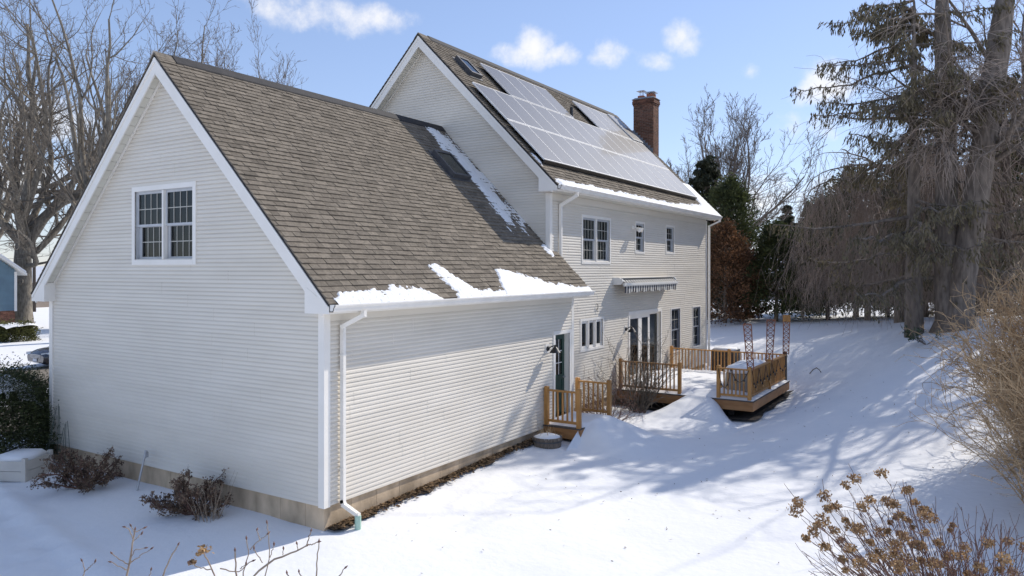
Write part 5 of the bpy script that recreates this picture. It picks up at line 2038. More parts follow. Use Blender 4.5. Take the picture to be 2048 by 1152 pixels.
def leafy(name, label, base, h, rx, seed, n, mat_, leaf, prof, group=None, lump=.18, cat='shrub', trunk=.12, inner=.35, stem=True, up=.6, z0=.0, snow=False, vdir=None):
    """crown of leaf sprays in lumpy clumps around a stem; prof(f) gives the radius along the height"""
    rng = np.random.default_rng(seed)
    t = thing(name, label, cat, base, group)
    b = np.array(base)
    if stem:
        V, Fq = tubes((b + np.array([(0, 0, 0), (.03, 0, h * .4), (0, 0, h * .85)]))[None], np.array([[trunk, trunk * .7, trunk * .2]]), 9)
        mesh_np('trunk', V, Fq, 'bark_dark', parent=t, smooth=True)
        f = rng.uniform(z0 + .02, .85, 46); a = rng.uniform(0, 6.28, 46)
        P0 = b + np.stack([0 * f, 0 * f, f * h], -1)
        D = np.stack([np.cos(a), np.sin(a), .5 + 0 * a], -1)
        Pb, Rb = grow(rng, P0, D, np.array([prof(q) for q in f]) * rx * .9, np.full(46, trunk * .25), np.full(46, .006), 5, .12)
        V, Fq = tubes(Pb, Rb, 4)
        mesh_np('branches', V, Fq, 'bark_dark', parent=t)
    nc = max(20, n // 60)
    cf = rng.uniform(z0, 1, nc) ** .9; ca = rng.uniform(0, 6.28, nc)
    cr = np.array([prof(q) for q in cf]) * rx * np.sqrt(rng.uniform(inner, 1.0, nc)) * (1 + lump * rng.normal(size=nc))
    cc = np.stack([cr * np.cos(ca), cr * np.sin(ca), cf * h], -1)
    k = rng.integers(0, nc, n)
    off = rng.normal(size=(n, 3)) * rx * .12
    cen = b + cc[k] + off
    out = nrm(np.stack([np.cos(ca[k]), np.sin(ca[k]), 0 * ca[k]], -1) + rng.normal(0, .5, (n, 3)) + np.array([0, 0, up]))
    V, Fq = leaf_quads(cen, rng, leaf[0], leaf[1], dirs=out)
    ct = np.clip(rng.normal(.5, .22, nc), 0, 1)
    mesh_np('crown', V, Fq, mat_, parent=t, tone=np.clip(ct[k] + rng.normal(0, .15, n), 0, 1))
    return t


arb = lambda f: (math.sin(math.pi * min(1, (f * .86 + .14)) ** .8)) ** .6 * (1.0 if f < .9 else 1.0)
gh = 'evergreens of the back hedge'
A1_ = leafy('arborvitae', 'rounded dark green arborvitae standing alone in the hedge gap', at(1552, 42), 5.5, 1.55, 71, 15000, 'arbor', (.22, .075), arb, gh, cat='tree', z0=.10)
A2_ = leafy('arborvitae', 'dark arborvitae behind the weeping branches right of the gap', at(1655, 41), 6.6, 2.0, 72, 15000, 'arbor', (.22, .075), arb, gh, cat='tree', z0=.08)
leafy('cedar_tree', 'rusty brown leaved tree at the end of the house', at(1450, 42), 5.6, 1.7, 73, 12000, 'rust', (.17, .075), arb, 'evergreens of the back hedge', cat='tree', z0=.04, lump=.3)
leafy('cedar_tree', 'olive green tree rising behind the rusty tree', at(1462, 45), 8.4, 1.8, 74, 15000, 'arbor', (.24, .08), arb, 'evergreens of the back hedge', cat='tree', z0=.12, lump=.3)
leafy('cedar_tree', 'lower brown bush between the rusty tree and the arborvitae', at(1492, 44), 3.9, 1.1, 75, 9000, 'rust', (.17, .075), arb, 'evergreens of the back hedge', cat='tree', z0=.04, lump=.3)
lx = [(1605, 45, .66, 'low evergreen bush right beside the rounded arborvitae'), (1712, 43, 1.25, 'dark evergreen deep behind the weeping twigs'),
      (1775, 42, 1.1, 'evergreen behind the spruce trunk'), (1850, 40, 1.35, 'evergreen left of the twin trunks'), (1955, 38, 1.2, 'evergreen right of the leaning trunk'),
      (2050, 36, 1.3, 'evergreen at the right edge behind the forsythia'), (1640, 50, 1.15, 'evergreen set back behind the gap in the hedge')]
for i, (u_, b_, s_, lb) in enumerate(lx):
    copy_tree(A2_ if i % 2 else A1_, at(u_, b_), 1.3 * i, (s_ * 1.1, s_ * 1.1, s_), lb, gh)


# ---------------------------------------------------------------- weeping trees
def weeping(name, label, base, h, seed, limbs_n, rad, n_str, slen, mat_='weep', group=None, tr=.2, dirs=None, trunk=None, low=.5, rr=(.007, .003)):
    rng = np.random.default_rng(seed)
    t = thing(name, label, 'tree', base, group)
    b = np.array(base)
    TP = b + np.array(trunk or [(0, 0, 0), (0, 0, h * .3), (.1, 0, h * .55), (0, .1, h * .8)])
    V, Fq = tubes(TP[None], np.array([[tr * 1.25, tr, tr * .8, tr * .45]]) if len(TP) == 4 else np.linspace(tr * 1.2, tr * .4, len(TP))[None], 12)
    mesh_np('trunk', V, Fq, 'bark_dark', parent=t, smooth=True)
    a = rng.uniform(0, 6.28, limbs_n) if dirs is None else np.array([rng.uniform(*dirs[k % len(dirs)]) for k in range(limbs_n)])
    f = rng.uniform(.35, 1.0, limbs_n)
    ti = f * (len(TP) - 1); i0 = np.minimum(ti.astype(int), len(TP) - 2); w = (ti - i0)[:, None]
    P0 = TP[i0] * (1 - w) + TP[i0 + 1] * w
    D = np.stack([np.cos(a), np.sin(a), rng.uniform(.2, 1.0, limbs_n)], -1)
    Ln = rad * rng.uniform(.7, 1.25, limbs_n)
    P, Rr = grow(rng, P0, D, Ln, np.full(limbs_n, tr * .34), np.full(limbs_n, .015), 9, .12, (0, 0, -1), .13)
    p, d, r, par, tt = kids(rng, P, Rr, 7, .2, 1, 45, 14, 1)
    P2, R2 = grow(rng, p, d, rad * .42 * rng.uniform(.5, 1.2, len(p)), np.full(len(p), .024), np.full(len(p), .010), 6, .16, (0, 0, -1), .20)
    V, Fq = cat_([tubes(P, Rr, 6), tubes(P2, R2, 4)])
    mesh_np('limbs', V, Fq, 'bark_dark', parent=t, smooth=True)
    # hanging strands
    AP = np.concatenate([P2.reshape(-1, 3), P[:, 3:].reshape(-1, 3)])
    s = AP[rng.integers(0, len(AP), n_str)] + rng.normal(0, .08, (n_str, 3))
    g_ = ground(s[:, 0], s[:, 1])
    ll = np.minimum(slen * rng.uniform(.35, 1.3, n_str), np.maximum(.3, s[:, 2] - g_ - .15 - low * rng.uniform(0, 1.2, n_str)))
    d = rng.normal(0, .55, (n_str, 3)); d[:, 2] = -.6
    P3, R3 = grow(rng, s, d, ll, np.full(n_str, rr[0]), np.full(n_str, rr[1]), 7, .13, (0, 0, -1), .30)
    p, d, r, par, tt = kids(rng, P3, R3, 4, .15, 1, 38, 12, 1)
    P4, R4 = grow(rng, p, d, ll[par] * .28 * rng.uniform(.5, 1.3, len(p)), np.full(len(p), rr[0] * .8), np.full(len(p), rr[1]), 3, .15, (0, 0, -1), .3)
    V, Fq = cat_([tubes(P3, R3, 3), tubes(P4, R4, 3)])
    mesh_np('hanging_twigs', V, Fq, mat_, parent=t)
    return t


gw = 'weeping trees at the right of the yard'
weeping('weeping_tree', 'weeping tree whose brown twigs hang in front of the hedge', at(1735, 38), 6.4, 81, 12, 3.2, 750, 3.2, group=gw, tr=.13, rr=(.009, .004), low=1.2)
weeping('weeping_tree', 'weeping tree left of the twin trunks with curtains of brown twigs', at(1800, 33), 9.5, 82, 22, 3.8, 1700, 3.6, group=gw, tr=.2, rr=(.0085, .0035), low=.8)
weeping('weeping_tree', 'weeping tree with tangled twigs right of the leaning trunk', at(2010, 29), 9.0, 83, 18, 3.4, 1600, 3.4, group=gw, tr=.2, rr=(.007, .003))

# twin-trunk tree: one straight and one leaning trunk from a shared base
tb_ = at(1905, 25.4)
bb = np.array(tb_)


def rel(u, v, b):
    return tuple(px(u, v, b) - bb)


rgt = np.random.default_rng(9)
tt_ = thing('twin_trunk_tree', 'old tree with one straight and one leaning trunk joined at the snow', 'tree', tb_)
for nm, pts, rr_ in (('trunk', [rel(1899, 665, 25.4), rel(1898, 640, 25.4), rel(1893, 560, 25.45), rel(1893, 400, 25.6), rel(1890, 200, 25.8), rel(1885, 40, 26), rel(1882, -40, 26.1)], [.62, .44, .36, .33, .31, .26, .15]),
                     ('trunk', [rel(1913, 665, 25.2), rel(1916, 630, 25.2), rel(1925, 560, 25.1), rel(1947, 430, 25.0), rel(1975, 240, 24.9), rel(1998, 90, 24.9), rel(2008, 10, 24.9), rel(2014, -40, 24.8)], [.64, .47, .40, .39, .37, .33, .28, .16])):
    TPp = bb + np.array(pts)
    V, Fq = tubes(TPp[None], np.array(rr_)[None], 18)
    cN = np.repeat(TPp, 18, 0)
    V = V + nrm(V - cN) * np.array([fbm(q[0] * 4, q[1] * 4, q[2] * .4) for q in V])[:, None] * .035
    mesh_np(nm, V, Fq, 'bark_dark', parent=tt_, smooth=True)
ls = []
for k in range(22):
    tz = rgt.uniform(.1, .5)
    top = (rel(1890, 200 - 380 * tz + 180, 25.8) if k % 2 else rel(1985 + 40 * tz, 200 - 400 * tz + 180, 24.9))
    a = rgt.uniform(0, 6.28)
    ls.append((top, (math.cos(a), math.sin(a), rgt.uniform(-.1, .5)), rgt.uniform(2.5, 5), rgt.uniform(.06, .14)))
P0 = bb + np.array([l[0] for l in ls]); D = np.array([l[1] for l in ls]); Ln = np.array([l[2] for l in ls]); r0 = np.array([l[3] for l in ls])
P, Rr = grow(rgt, P0, D, Ln, r0, r0 * .2, 9, .13, (0, 0, 1), .02)
p, d, r, par, q_ = kids(rgt, P, Rr, 8, .15, 1, 45, 14, 1)
P2, R2 = grow(rgt, p, d, Ln[par] * .4 * rgt.uniform(.5, 1.2, len(p)), np.maximum(r * .5, .014), np.full(len(p), .008), 6, .15, (0, 0, -1), .05)
p, d, r, par2, q_ = kids(rgt, P2, R2, 10, .1, 1, 45, 14, 1)
P3, R3 = grow(rgt, p, d, rgt.uniform(.6, 2.0, len(p)), np.full(len(p), .009), np.full(len(p), .004), 5, .14, (0, 0, -1), .22)
V, Fq = cat_([tubes(P, Rr, 7), tubes(P2, R2, 4)])
mesh_np('limbs', V, Fq, 'bark_dark', parent=tt_, smooth=True)
V, Fq = tubes(P3, R3, 3)
mesh_np('twigs', V, Fq, 'weep', parent=tt_)

# trees just beyond the right edge of the frame that dapple the lawn
for x_, y_, h_, sd_, lb in ((11.2, 24.6, 12.0, 91, 'spreading bare tree just outside the right edge behind the twin trunks'),):
    rg_ = np.random.default_rng(sd_)
    bare_tree('maple_tree', lb, (x_, y_, gz(x_, y_) - .1), [(0, 0, 0), (0, 0, .4), (0, 0, 2.0), (.05, 0, 4.2), (0, 0, 5.5)], [.55, .42, .36, .32, .2], limb_fan(rg_, 9, 3.0, 5.2, h_ * .62, .17, (18, 62)), sd_,
              lv=((7, .5, 42), (7, .5, 44), (6, .5, 44), (2, .5, 44)), tmin=.010, wob=.12, up=.03, group='bare trees beyond the yard', bark='bark_dark', twig='weep')


# ---------------------------------------------------------------- shrubs
def stems(name, label, base, n, h, spread, seed, mat_, r=(.008, .003), lean=(0, 0, 0), rb=.4, arch=.0, sub=4, wob=.09, seg=9, cat='shrub', sublen=.35, up=0.0, sub2=0, flen=(.5, 1.2)):
    rng = np.random.default_rng(seed)
    t = thing(name, label, cat, base)
    b = np.array(base)
    a = rng.uniform(0, 6.28, n); q = rb * np.sqrt(rng.uniform(0, 1, n))
    P0 = b + np.stack([q * np.cos(a), q * np.sin(a), 0 * a - .05], -1)
    P0[:, 2] = ground(P0[:, 0], P0[:, 1]) - .05
    s_ = np.abs(rng.normal(0, spread, n))
    D = np.stack([np.cos(a) * s_ + lean[0], np.sin(a) * s_ + lean[1], np.ones(n) + lean[2]], -1)
    Ln = h * rng.uniform(*flen, n)
    P, Rr = grow(rng, P0, D, Ln, np.full(n, r[0]), np.full(n, r[1]), seg, wob, (0, 0, -1), arch)
    out = [tubes(P, Rr, 4)]
    if sub:
        p, d, r_, par, tt = kids(rng, P, Rr, sub, .3, 1, 40, 14, 1, up=.4)
        P2, R2 = grow(rng, p, d, Ln[par] * sublen * rng.uniform(.3, 1.2, len(p)), np.full(len(p), r[0] * .6), np.full(len(p), r[1] * .7), 4, wob * 1.2, (0, 0, -1), arch * .6 - up)
        out.append(tubes(P2, R2, 3))
        if sub2:
            p, d, r_, par2, tt = kids(rng, P2, R2, sub2, .2, 1, 42, 14, 1)
            P3, R3 = grow(rng, p, d, Ln[par[par2]] * sublen * .4 * rng.uniform(.3, 1.2, len(p)), np.full(len(p), r[0] * .45), np.full(len(p), r[1] * .6), 3, wob, (0, 0, 1), .0)
            out.append(tubes(P3, R3, 3))
    V, Fq = cat_(out)
    mesh_np('stems', V, Fq, mat_, parent=t)
    return t, P


fx, fy = 11.35, 8.5
stems('forsythia_bush', 'huge tangled tan forsythia bush at the right edge of the yard', (fx, fy, gz(fx, fy)), 1200, 2.75, .17, 101, 'tan_stem', r=(.012, .005), rb=1.75, arch=.04, sub=11, wob=.14, lean=(-.04, -.02, 0), sublen=.22, sub2=3, seg=10)
fx, fy = 12.4, 12.0
stems('forsythia_bush', 'second tan forsythia bush farther back at the right edge', (fx, fy, gz(fx, fy)), 650, 2.8, .17, 102, 'tan_stem', r=(.010, .0045), rb=1.6, arch=.04, sub=8, wob=.11, sublen=.22, sub2=2, seg=9)
fx, fy = 10.55, 5.6
stems('forsythia_bush', 'lower brown forsythia clump in front of the huge one', (fx, fy, gz(fx, fy)), 520, 2.3, .2, 105, 'tan_stem', r=(.009, .004), rb=1.0, arch=.05, sub=10, wob=.13, sublen=.25, sub2=2, seg=9)
sx_, sy_ = .35, 12.05
stems('deciduous_shrub', 'leafless multi-stemmed shrub in front of the deck railing', (sx_, sy_, gz(sx_, sy_)), 75, 1.75, .34, 103, 'twig', r=(.010, .004), rb=.22, arch=.02, sub=5, sub2=3, wob=.10, sublen=.35, seg=8)
sx_, sy_ = .10, 10.2
stems('deciduous_shrub', 'low sprawling leafless shrub along the house wall behind the stoop', (sx_, sy_, gz(sx_, sy_)), 60, 1.25, .75, 104, 'red_stem', r=(.008, .003), rb=.5, arch=.06, sub=5, sub2=2, wob=.14, sublen=.4, seg=8)


def azalea(name, label, base, h, r, seed, n, squash=1.0):
    rng = np.random.default_rng(seed)
    t = thing(name, label, 'shrub', base, 'bronze leaved shrubs along the garage gable')
    b = np.array(base)
    k = 15
    a = np.linspace(0, 6.28, k, endpoint=False) + rng.normal(0, .2, k)
    inc = rng.uniform(.35, 1.3, k)
    P, Rr = grow(rng, np.repeat(b[None] - np.array([0, 0, .05]), k, 0), np.stack([np.cos(a) * r, np.sin(a) * r * .6, inc * h], -1), np.hypot(r, h) * .85 * rng.uniform(.75, 1.1, k), np.full(k, .020), np.full(k, .008), 7, .13, (0, 0, 1), .0)
    p, d, q, par, tt = kids(rng, P, Rr, 12, .3, 1, 48, 12, 1, up=.25)
    P2, R2 = grow(rng, p, d, h * .36 * rng.uniform(.5, 1.2, len(p)), np.full(len(p), .007), np.full(len(p), .0035), 4, .16)
    p, d, q, par2, tt = kids(rng, P2, R2, 7, .2, 1, 45, 12, 1, up=.2)
    P3, R3 = grow(rng, p, d, h * .16 * rng.uniform(.4, 1.2, len(p)), np.full(len(p), .0035), np.full(len(p), .002), 3, .15)
    V, Fq = cat_([tubes(P, Rr, 6), tubes(P2, R2, 4), tubes(P3, R3, 3)])
    mesh_np('branches', V, Fq, 'red_stem', parent=t)
    i = rng.integers(0, len(P3), n); j = rng.integers(1, 4, n)
    cen = P3[i, j] + rng.normal(0, .018, (n, 3))
    V, Fq = leaf_quads(cen, rng, .048, .026)
    mesh_np('leaves', V, Fq, 'azalea', parent=t, tone=rng.uniform(0, 1, n))
    return t


azalea('azalea_bush', 'wide bronze leaved bush near the yew and planter box', (-5.75, -.72, gz(-5.75, -.72)), .56, .88, 111, 4600)
azalea('azalea_bush', 'bronze leaved bush with dry grass at the middle of the garage gable', (-2.55, -.55, gz(-2.55, -.55)), .52, .66, 112, 4400)
gr, _ = stems('grass_tuft', 'pale dry grass stalks beside the middle bronze bush', (-2.05, -.62, gz(-2.05, -.62)), 26, .75, .3, 113, 'pale_stem', r=(.006, .002), rb=.16, sub=0, wob=.05, cat='grass')

yw = lambda f: (1 - (max(0, f - .25) / .76) ** 2.2) ** .55 * (.82 + .18 * min(1, f / .25))
YX, YY = -9.35, -.70
yz = gz(YX, YY)
yew = leafy('yew_bush', 'large dark green rounded yew at the left garage corner', (YX, YY, yz), 1.88, 1.30, 121, 72000, 'yew', (.055, .024), yw, cat='shrub', z0=.02, lump=.07, inner=.55, trunk=.07, up=.5)
V = []
n_ = 40
for i in range(n_):
    for j in range(n_):
        u_, v_ = (i / (n_ - 1) - .5) * 1.5, (j / (n_ - 1) - .5) * 1.3
        rr_ = math.hypot(u_ / .75, v_ / .65)
        e = 1 - rr_ + .55 * mnoise.noise(Vector((u_ * 5, v_ * 5, 3)))
        V.append((YX + u_, YY + v_, yz + 1.87 - .30 * rr_ ** 2 + (.045 if e > 0 else -.14) + .02 * mnoise.noise(Vector((u_ * 9, v_ * 9, 1)))))
id_ = np.arange(n_ * n_).reshape(n_, n_)
mesh_np('snow_cap', V, np.stack([id_[:-1, :-1], id_[1:, :-1], id_[1:, 1:], id_[:-1, 1:]], -1).reshape(-1, 4), 'snow_fine', parent=yew, smooth=True)

# ---------------------------------------------------------------- hydrangea, lower right
hb = (8.55, .25, gz(8.55, .25))
rh = np.random.default_rng(131)
hy = thing('hydrangea_bush', 'dried hydrangea with brown flower heads in the lower right corner', 'shrub', hb)
nst = 260
tips = []
for k in range(nst):
    u_ = rh.uniform(1600, 2100); v0_ = 955 + abs(u_ - 1790) * .42
    tips.append(px(u_, rh.uniform(v0_, 1230), rh.uniform(6.3, 8.6)))
# head-bearing stems placed where the photo shows blossoms; b keeps the clump about two metres deep
heads = [(1692, 970, 7.6), (1709, 957, 7.9), (1649, 991, 7.3), (1597, 1004, 6.8), (1590, 1021, 6.7), (1656, 1018, 7.0), (1740, 999, 7.4), (1812, 982, 7.5), (1775, 1003, 7.7), (1790, 1008, 7.2), (1727, 1013, 7.0),
         (1830, 1005, 7.9), (1845, 1020, 7.6), (1800, 1030, 7.0), (1815, 1040, 7.3), (1690, 1040, 7.0), (1635, 1050, 6.6), (1645, 1040, 6.9), (1612, 1076, 6.5), (1700, 1052, 7.2), (1720, 1062, 6.8), (1775, 1062, 7.1),
         (1825, 1055, 7.5), (1850, 1032, 7.2), (1865, 1035, 7.8), (1790, 1090, 6.7), (1840, 1092, 7.0), (1700, 1098, 6.6), (1650, 1093, 6.5), (1745, 1115, 6.6), (1760, 1108, 6.9), (1720, 1128, 6.5), (1865, 1128, 6.9),
         (1900, 1060, 7.6), (1930, 1095, 7.5), (1895, 1115, 7.1), (1925, 1112, 7.2), (1690, 1140, 6.4), (1800, 1140, 6.5), (1905, 1050, 8.0), (1830, 1135, 6.6), (1780, 1045, 7.6), (1670, 1012, 7.2), (2000, 1140, 7.0), (1960, 1135, 6.8), (1850, 1065, 7.0), (1875, 1085, 7.2), (1810, 1075, 6.9), (1740, 1085, 6.9)]
HPt = np.array([px(*q) for q in heads])
allt = np.concatenate([np.array(tips), HPt])
n_ = len(allt)
P0 = np.array(hb) + np.stack([rh.normal(0, .22, n_) + .25, rh.normal(0, .25, n_), np.full(n_, -.05)], -1)
tt = np.linspace(0, 1, 10)[None, :, None]
mid = (P0 + allt) / 2 + np.stack([rh.normal(0, .06, n_) + .05, rh.normal(0, .06, n_), np.full(n_, .12)], -1)
P = (1 - tt) ** 2 * P0[:, None] + 2 * tt * (1 - tt) * mid[:, None] + tt ** 2 * allt[:, None]
P[:, 1:-1] += rh.normal(0, .006, (n_, 8, 3))
Rr = np.repeat(np.linspace(.0065, .0026, 10)[None], n_, 0)
p, d, r_, par, _t = kids(rh, P, Rr, 3, .55, .97, 32, 10, 1, up=.5)
P2, R2 = grow(rh, p, d, rh.uniform(.06, .28, len(p)), np.full(len(p), .0032), np.full(len(p), .0018), 4, .08, (0, 0, 1), .05)
V, Fq = cat_([tubes(P, Rr, 5), tubes(P2, R2, 4)])
mesh_np('stems', V, Fq, 'red_stem', parent=hy)
ex = P2[rh.choice(len(P2), 70, replace=False), -1]
for c in np.concatenate([HPt, ex]):
    big = rh.uniform(.03, .085)
    m_ = int(50 + 900 * big)
    cen = c + nrm(rh.normal(size=(m_, 3))) * (big * rh.uniform(.35, 1.0, (m_, 1))) * np.array([1, 1, .8])
    V, Fq = leaf_quads(cen, rh, .026, .022)
    mesh_np('flower_head', V, Fq, 'petal', parent=hy, tone=rh.uniform(0, 1, m_))


# ---------------------------------------------------------------- budding stems in the near foreground, lower left
def twig_plant(label, b, paths, seed, heads_=()):
    rng = np.random.default_rng(seed)
    root = px(paths[0][0][0], 1500, b)
    base = (root[0], root[1], gz(root[0], root[1]))
    t = thing('budding_shrub', label, 'shrub', base, 'bare budding stems in the foreground')
    parts = []
    buds = []
    for i, pa in enumerate(paths):
        bo = b + rng.uniform(-.12, .12)
        pts = [px(u_, v_, bo + .02 * k) for k, (u_, v_, _) in enumerate(pa)]
        rr_ = [q[2] for q in pa]
        if pa[0][1] >= 1150:
            pts = [np.array(base) + np.array([rng.normal(0, .08), rng.normal(0, .08), -.05])] + pts
            rr_ = [rr_[0] * 1.5] + rr_
        # resample and roughen
        P_ = np.array(pts); m_ = 12
        s = np.linspace(0, len(P_) - 1, m_); i0 = np.minimum(s.astype(int), len(P_) - 2); w = (s - i0)[:, None]
        Q = P_[i0] * (1 - w) + P_[i0 + 1] * w
        r_ = np.interp(s, range(len(rr_)), rr_)
        Q[1:-1] += rng.normal(0, .002, (m_ - 2, 3))
        parts.append(tubes(Q[None], r_[None], 6))
        buds.append((Q[-1], nrm(Q[-1] - Q[-2])))
    V, Fq = cat_(parts)
    mesh_np('stems', V, Fq, 'pale_stem', parent=t, smooth=True)
    for c, d in buds:
        mb = MB(); mb.tube([c - d * .006, c + d * .006, c + d * .022], [.003, .0065, .001], 6); mb.build('bud', 'red_stem', t, smooth=True)
    for (u_, v_, s_) in heads_:
        c = px(u_, v_, b)
        cen = c + rng.normal(0, 1, (70, 3)) * s_ * np.array([1, 1, .6])
        V, Fq = leaf_quads(cen, rng, .024, .02)
        mesh_np('flower_head', V, Fq, 'petal', parent=t, tone=rng.uniform(0, 1, 70))
    return t


def tw_(*a):
    return [(q[0], q[1], q[2]) for q in a]


twig_plant('bare forked budding stem in front of the shaded snow at lower left', 5.0,
           [tw_((252, 1160, .007), (262, 1110, .006), (270, 1060, .004)), tw_((256, 1128, .004), (240, 1120, .003), (224, 1107, .003)), tw_((255, 1140, .004), (238, 1132, .003), (222, 1124, .003)),
            tw_((258, 1127, .004), (280, 1112, .003), (302, 1098, .002)), tw_((260, 1128, .003), (268, 1100, .003), (290, 1096, .002)), tw_((266, 1078, .003), (258, 1058, .003), (250, 1054, .002)),
            tw_((268, 1066, .003), (280, 1060, .003), (288, 1056, .002)), tw_((264, 1085, .003), (276, 1074, .003), (283, 1068, .002)), tw_((268, 1064, .003), (262, 1052, .002)),
            tw_((165, 1160, .004), (170, 1140, .003), (164, 1122, .002)), tw_((168, 1145, .003), (178, 1135, .003), (190, 1124, .002)), tw_((322, 1160, .006), (336, 1125, .005), (356, 1090, .004)),
            tw_((296, 1160, .003), (302, 1140, .002))], 141)
twig_plant('dark branching stem with one dried flower head in front of the lit snow', 4.6,
           [tw_((500, 1160, .007), (540, 1122, .006), (585, 1105, .005), (612, 1092, .004)), tw_((612, 1092, .004), (620, 1070, .003), (622, 1062, .002)), tw_((612, 1092, .004), (636, 1084, .003)),
            tw_((474, 1160, .006), (472, 1130, .005), (470, 1102, .004)), tw_((432, 1160, .005), (420, 1130, .004), (408, 1106, .004)), tw_((425, 1140, .004), (400, 1136, .003), (380, 1126, .003)),
            tw_((440, 1137, .004), (475, 1145, .003), (505, 1122, .003)), tw_((485, 1150, .004), (498, 1105, .003), (493, 1078, .003)), tw_((500, 1100, .003), (520, 1080, .003), (535, 1068, .002)),
            tw_((520, 1080, .003), (514, 1060, .002)), tw_((528, 1160, .004), (540, 1110, .003), (536, 1060, .003), (534, 1046, .002)), tw_((540, 1115, .003), (548, 1090, .002)), tw_((525, 1126, .003), (508, 1098, .003)),
            tw_((632, 1160, .005), (634, 1125, .004), (638, 1084, .003)), tw_((672, 1160, .004), (690, 1136, .003)), tw_((580, 1160, .004), (574, 1147, .003)), tw_((606, 1160, .004), (598, 1144, .003)),
            tw_((480, 1137, .003), (492, 1128, .002)), tw_((565, 1110, .003), (567, 1098, .002)), tw_((596, 1100, .003), (594, 1088, .002))], 142, heads_=((406, 1101, .022), (384, 1124, .009)))

# rhododendron sprig and fallen stick on the slope
rb_ = px(1852, 684, 24.0)
rb_ = (rb_[0], rb_[1], gz(rb_[0], rb_[1]))
rs = thing('rhododendron_sprig', 'small green leafy sprig poking out of the snow near the twin trunks', 'plant', rb_)
rg2 = np.random.default_rng(151)
a = rg2.uniform(0, 6.28, 9)
P, Rr = grow(rg2, np.repeat(np.array(rb_)[None], 9, 0), np.stack([np.cos(a), np.sin(a), .7 + 0 * a], -1), rg2.uniform(.4, .9, 9), np.full(9, .012), np.full(9, .006), 5, .12)
V, Fq = tubes(P, Rr, 5); mesh_np('stems', V, Fq, 'bark_dark', parent=rs)
cen = np.repeat(P[:, -1], 16, 0) + rg2.normal(0, .06, (144, 3)); dd = rg2.normal(size=(144, 3)) - np.array([0, 0, .3])
V, Fq = leaf_quads(cen, rg2, .17, .05, dirs=dd); mesh_np('leaves', V, Fq, 'rhodo', parent=rs, tone=rg2.uniform(0, 1, 144))
q = px(1632, 698, 26)
q = np.array((q[0], q[1], gz(q[0], q[1])))
fs = thing('fallen_stick', 'crooked dark stick lying on the snowy slope', 'stick', tuple(q))
MB().tube([q + RTv * -.22 + np.array([0, 0, .02]), q + RTv * -.1 + np.array([0, 0, .16]), q + RTv * .02 + np.array([0, 0, .22]), q + RTv * .12 + np.array([0, 0, .15]), q + RTv * .2 + np.array([0, 0, .02])], [.02, .02, .018, .014, .01], 6).build('stick', 'bark_dark', fs)

# ------------------------------------------------------------------ neighbours on the left
bc = px(30, 545, 52)
hx_, hy_ = bc[0], bc[1]
hg = gz(hx_, hy_)
nb_ = thing('neighbour_house', 'blue clapboard house with brick base at the left edge', 'house', (hx_ - 4, hy_ - 4.5, hg))
zb_, ze_ = .95, 3.62
mb = MB(); mb.box(hx_ - 9, hx_ - .02, hy_ - 9, hy_, hg - .3, zb_); mb.build('brick_base', 'mortar', nb_)
mb = MB(); rnd = random.Random(5)
z = hg
k = 0
while z < zb_ - .05:
    y = hy_ - 9 - .1 * (k % 2)
    while y < hy_:
        mb.box(hx_ - .03, hx_ + .008, max(y, hy_ - 9), min(y + .203, hy_), z, z + .06, tone=rnd.random()); y += .214
    z += .071; k += 1
mb.build('bricks', 'house_brick', nb_, tone=True)['kind'] = 'stuff'
mb = MB()
mb.prism([(hy_ - 9.2, zb_), (hy_ + .05, zb_), (hy_ + .05, ze_), (hy_ - 4.5, ze_ + 3.4), (hy_ - 9.2, ze_)], hx_ - 9, hx_ + .05, lambda a, p, q: (a, p, q))
nw = mb.build('wall', 'blue_siding', nb_)
z = zb_
while z < ze_ + 2.6:
    w = 4.6 if z < ze_ else 4.6 - (z - ze_) * 4.6 / 3.4
    mb = MB(); c = hy_ - 4.55
    mb.hexa([(hx_ + .05, c - w, z), (hx_ + .05, c + w, z), (hx_ + .075, c + w, z), (hx_ + .075, c - w, z), (hx_ + .05, c - w, z + .145), (hx_ + .05, c + w, z + .145), (hx_ + .055, c + w, z + .145), (hx_ + .055, c - w, z + .145)])
    mb.build('siding_board', 'blue_siding', nw)
    z += .145
MB().box(hx_ + .05, hx_ + .09, hy_ - .08, hy_ + .09, zb_ - .05, ze_ + .02).build('corner_board', 'trim', nb_)
mb = MB()
for s_ in (1, -1):
    c = hy_ - 4.5
    mb.hexa([(hx_ - 9.2, c, ze_ + 3.45), (hx_ + .4, c, ze_ + 3.45), (hx_ + .4, c + s_ * 5.1, ze_ - .25), (hx_ - 9.2, c + s_ * 5.1, ze_ - .25),
             (hx_ - 9.2, c, ze_ + 3.62), (hx_ + .4, c, ze_ + 3.62), (hx_ + .4, c + s_ * 5.1, ze_ - .08), (hx_ - 9.2, c + s_ * 5.1, ze_ - .08)])
mb.build('roof', 'trim', nb_)
mb = MB()
for s_ in (1, -1):
    c = hy_ - 4.5
    mb.hexa([(hx_ - 9.1, c, ze_ + 3.63), (hx_ + .38, c, ze_ + 3.63), (hx_ + .38, c + s_ * 5.05, ze_ - .06), (hx_ - 9.1, c + s_ * 5.05, ze_ - .06),
             (hx_ - 9.1, c, ze_ + 3.78), (hx_ + .38, c, ze_ + 3.78), (hx_ + .38, c + s_ * 5.05, ze_ + .06), (hx_ - 9.1, c + s_ * 5.05, ze_ + .06)])
mb.build('roof_snow', 'snow', nb_)

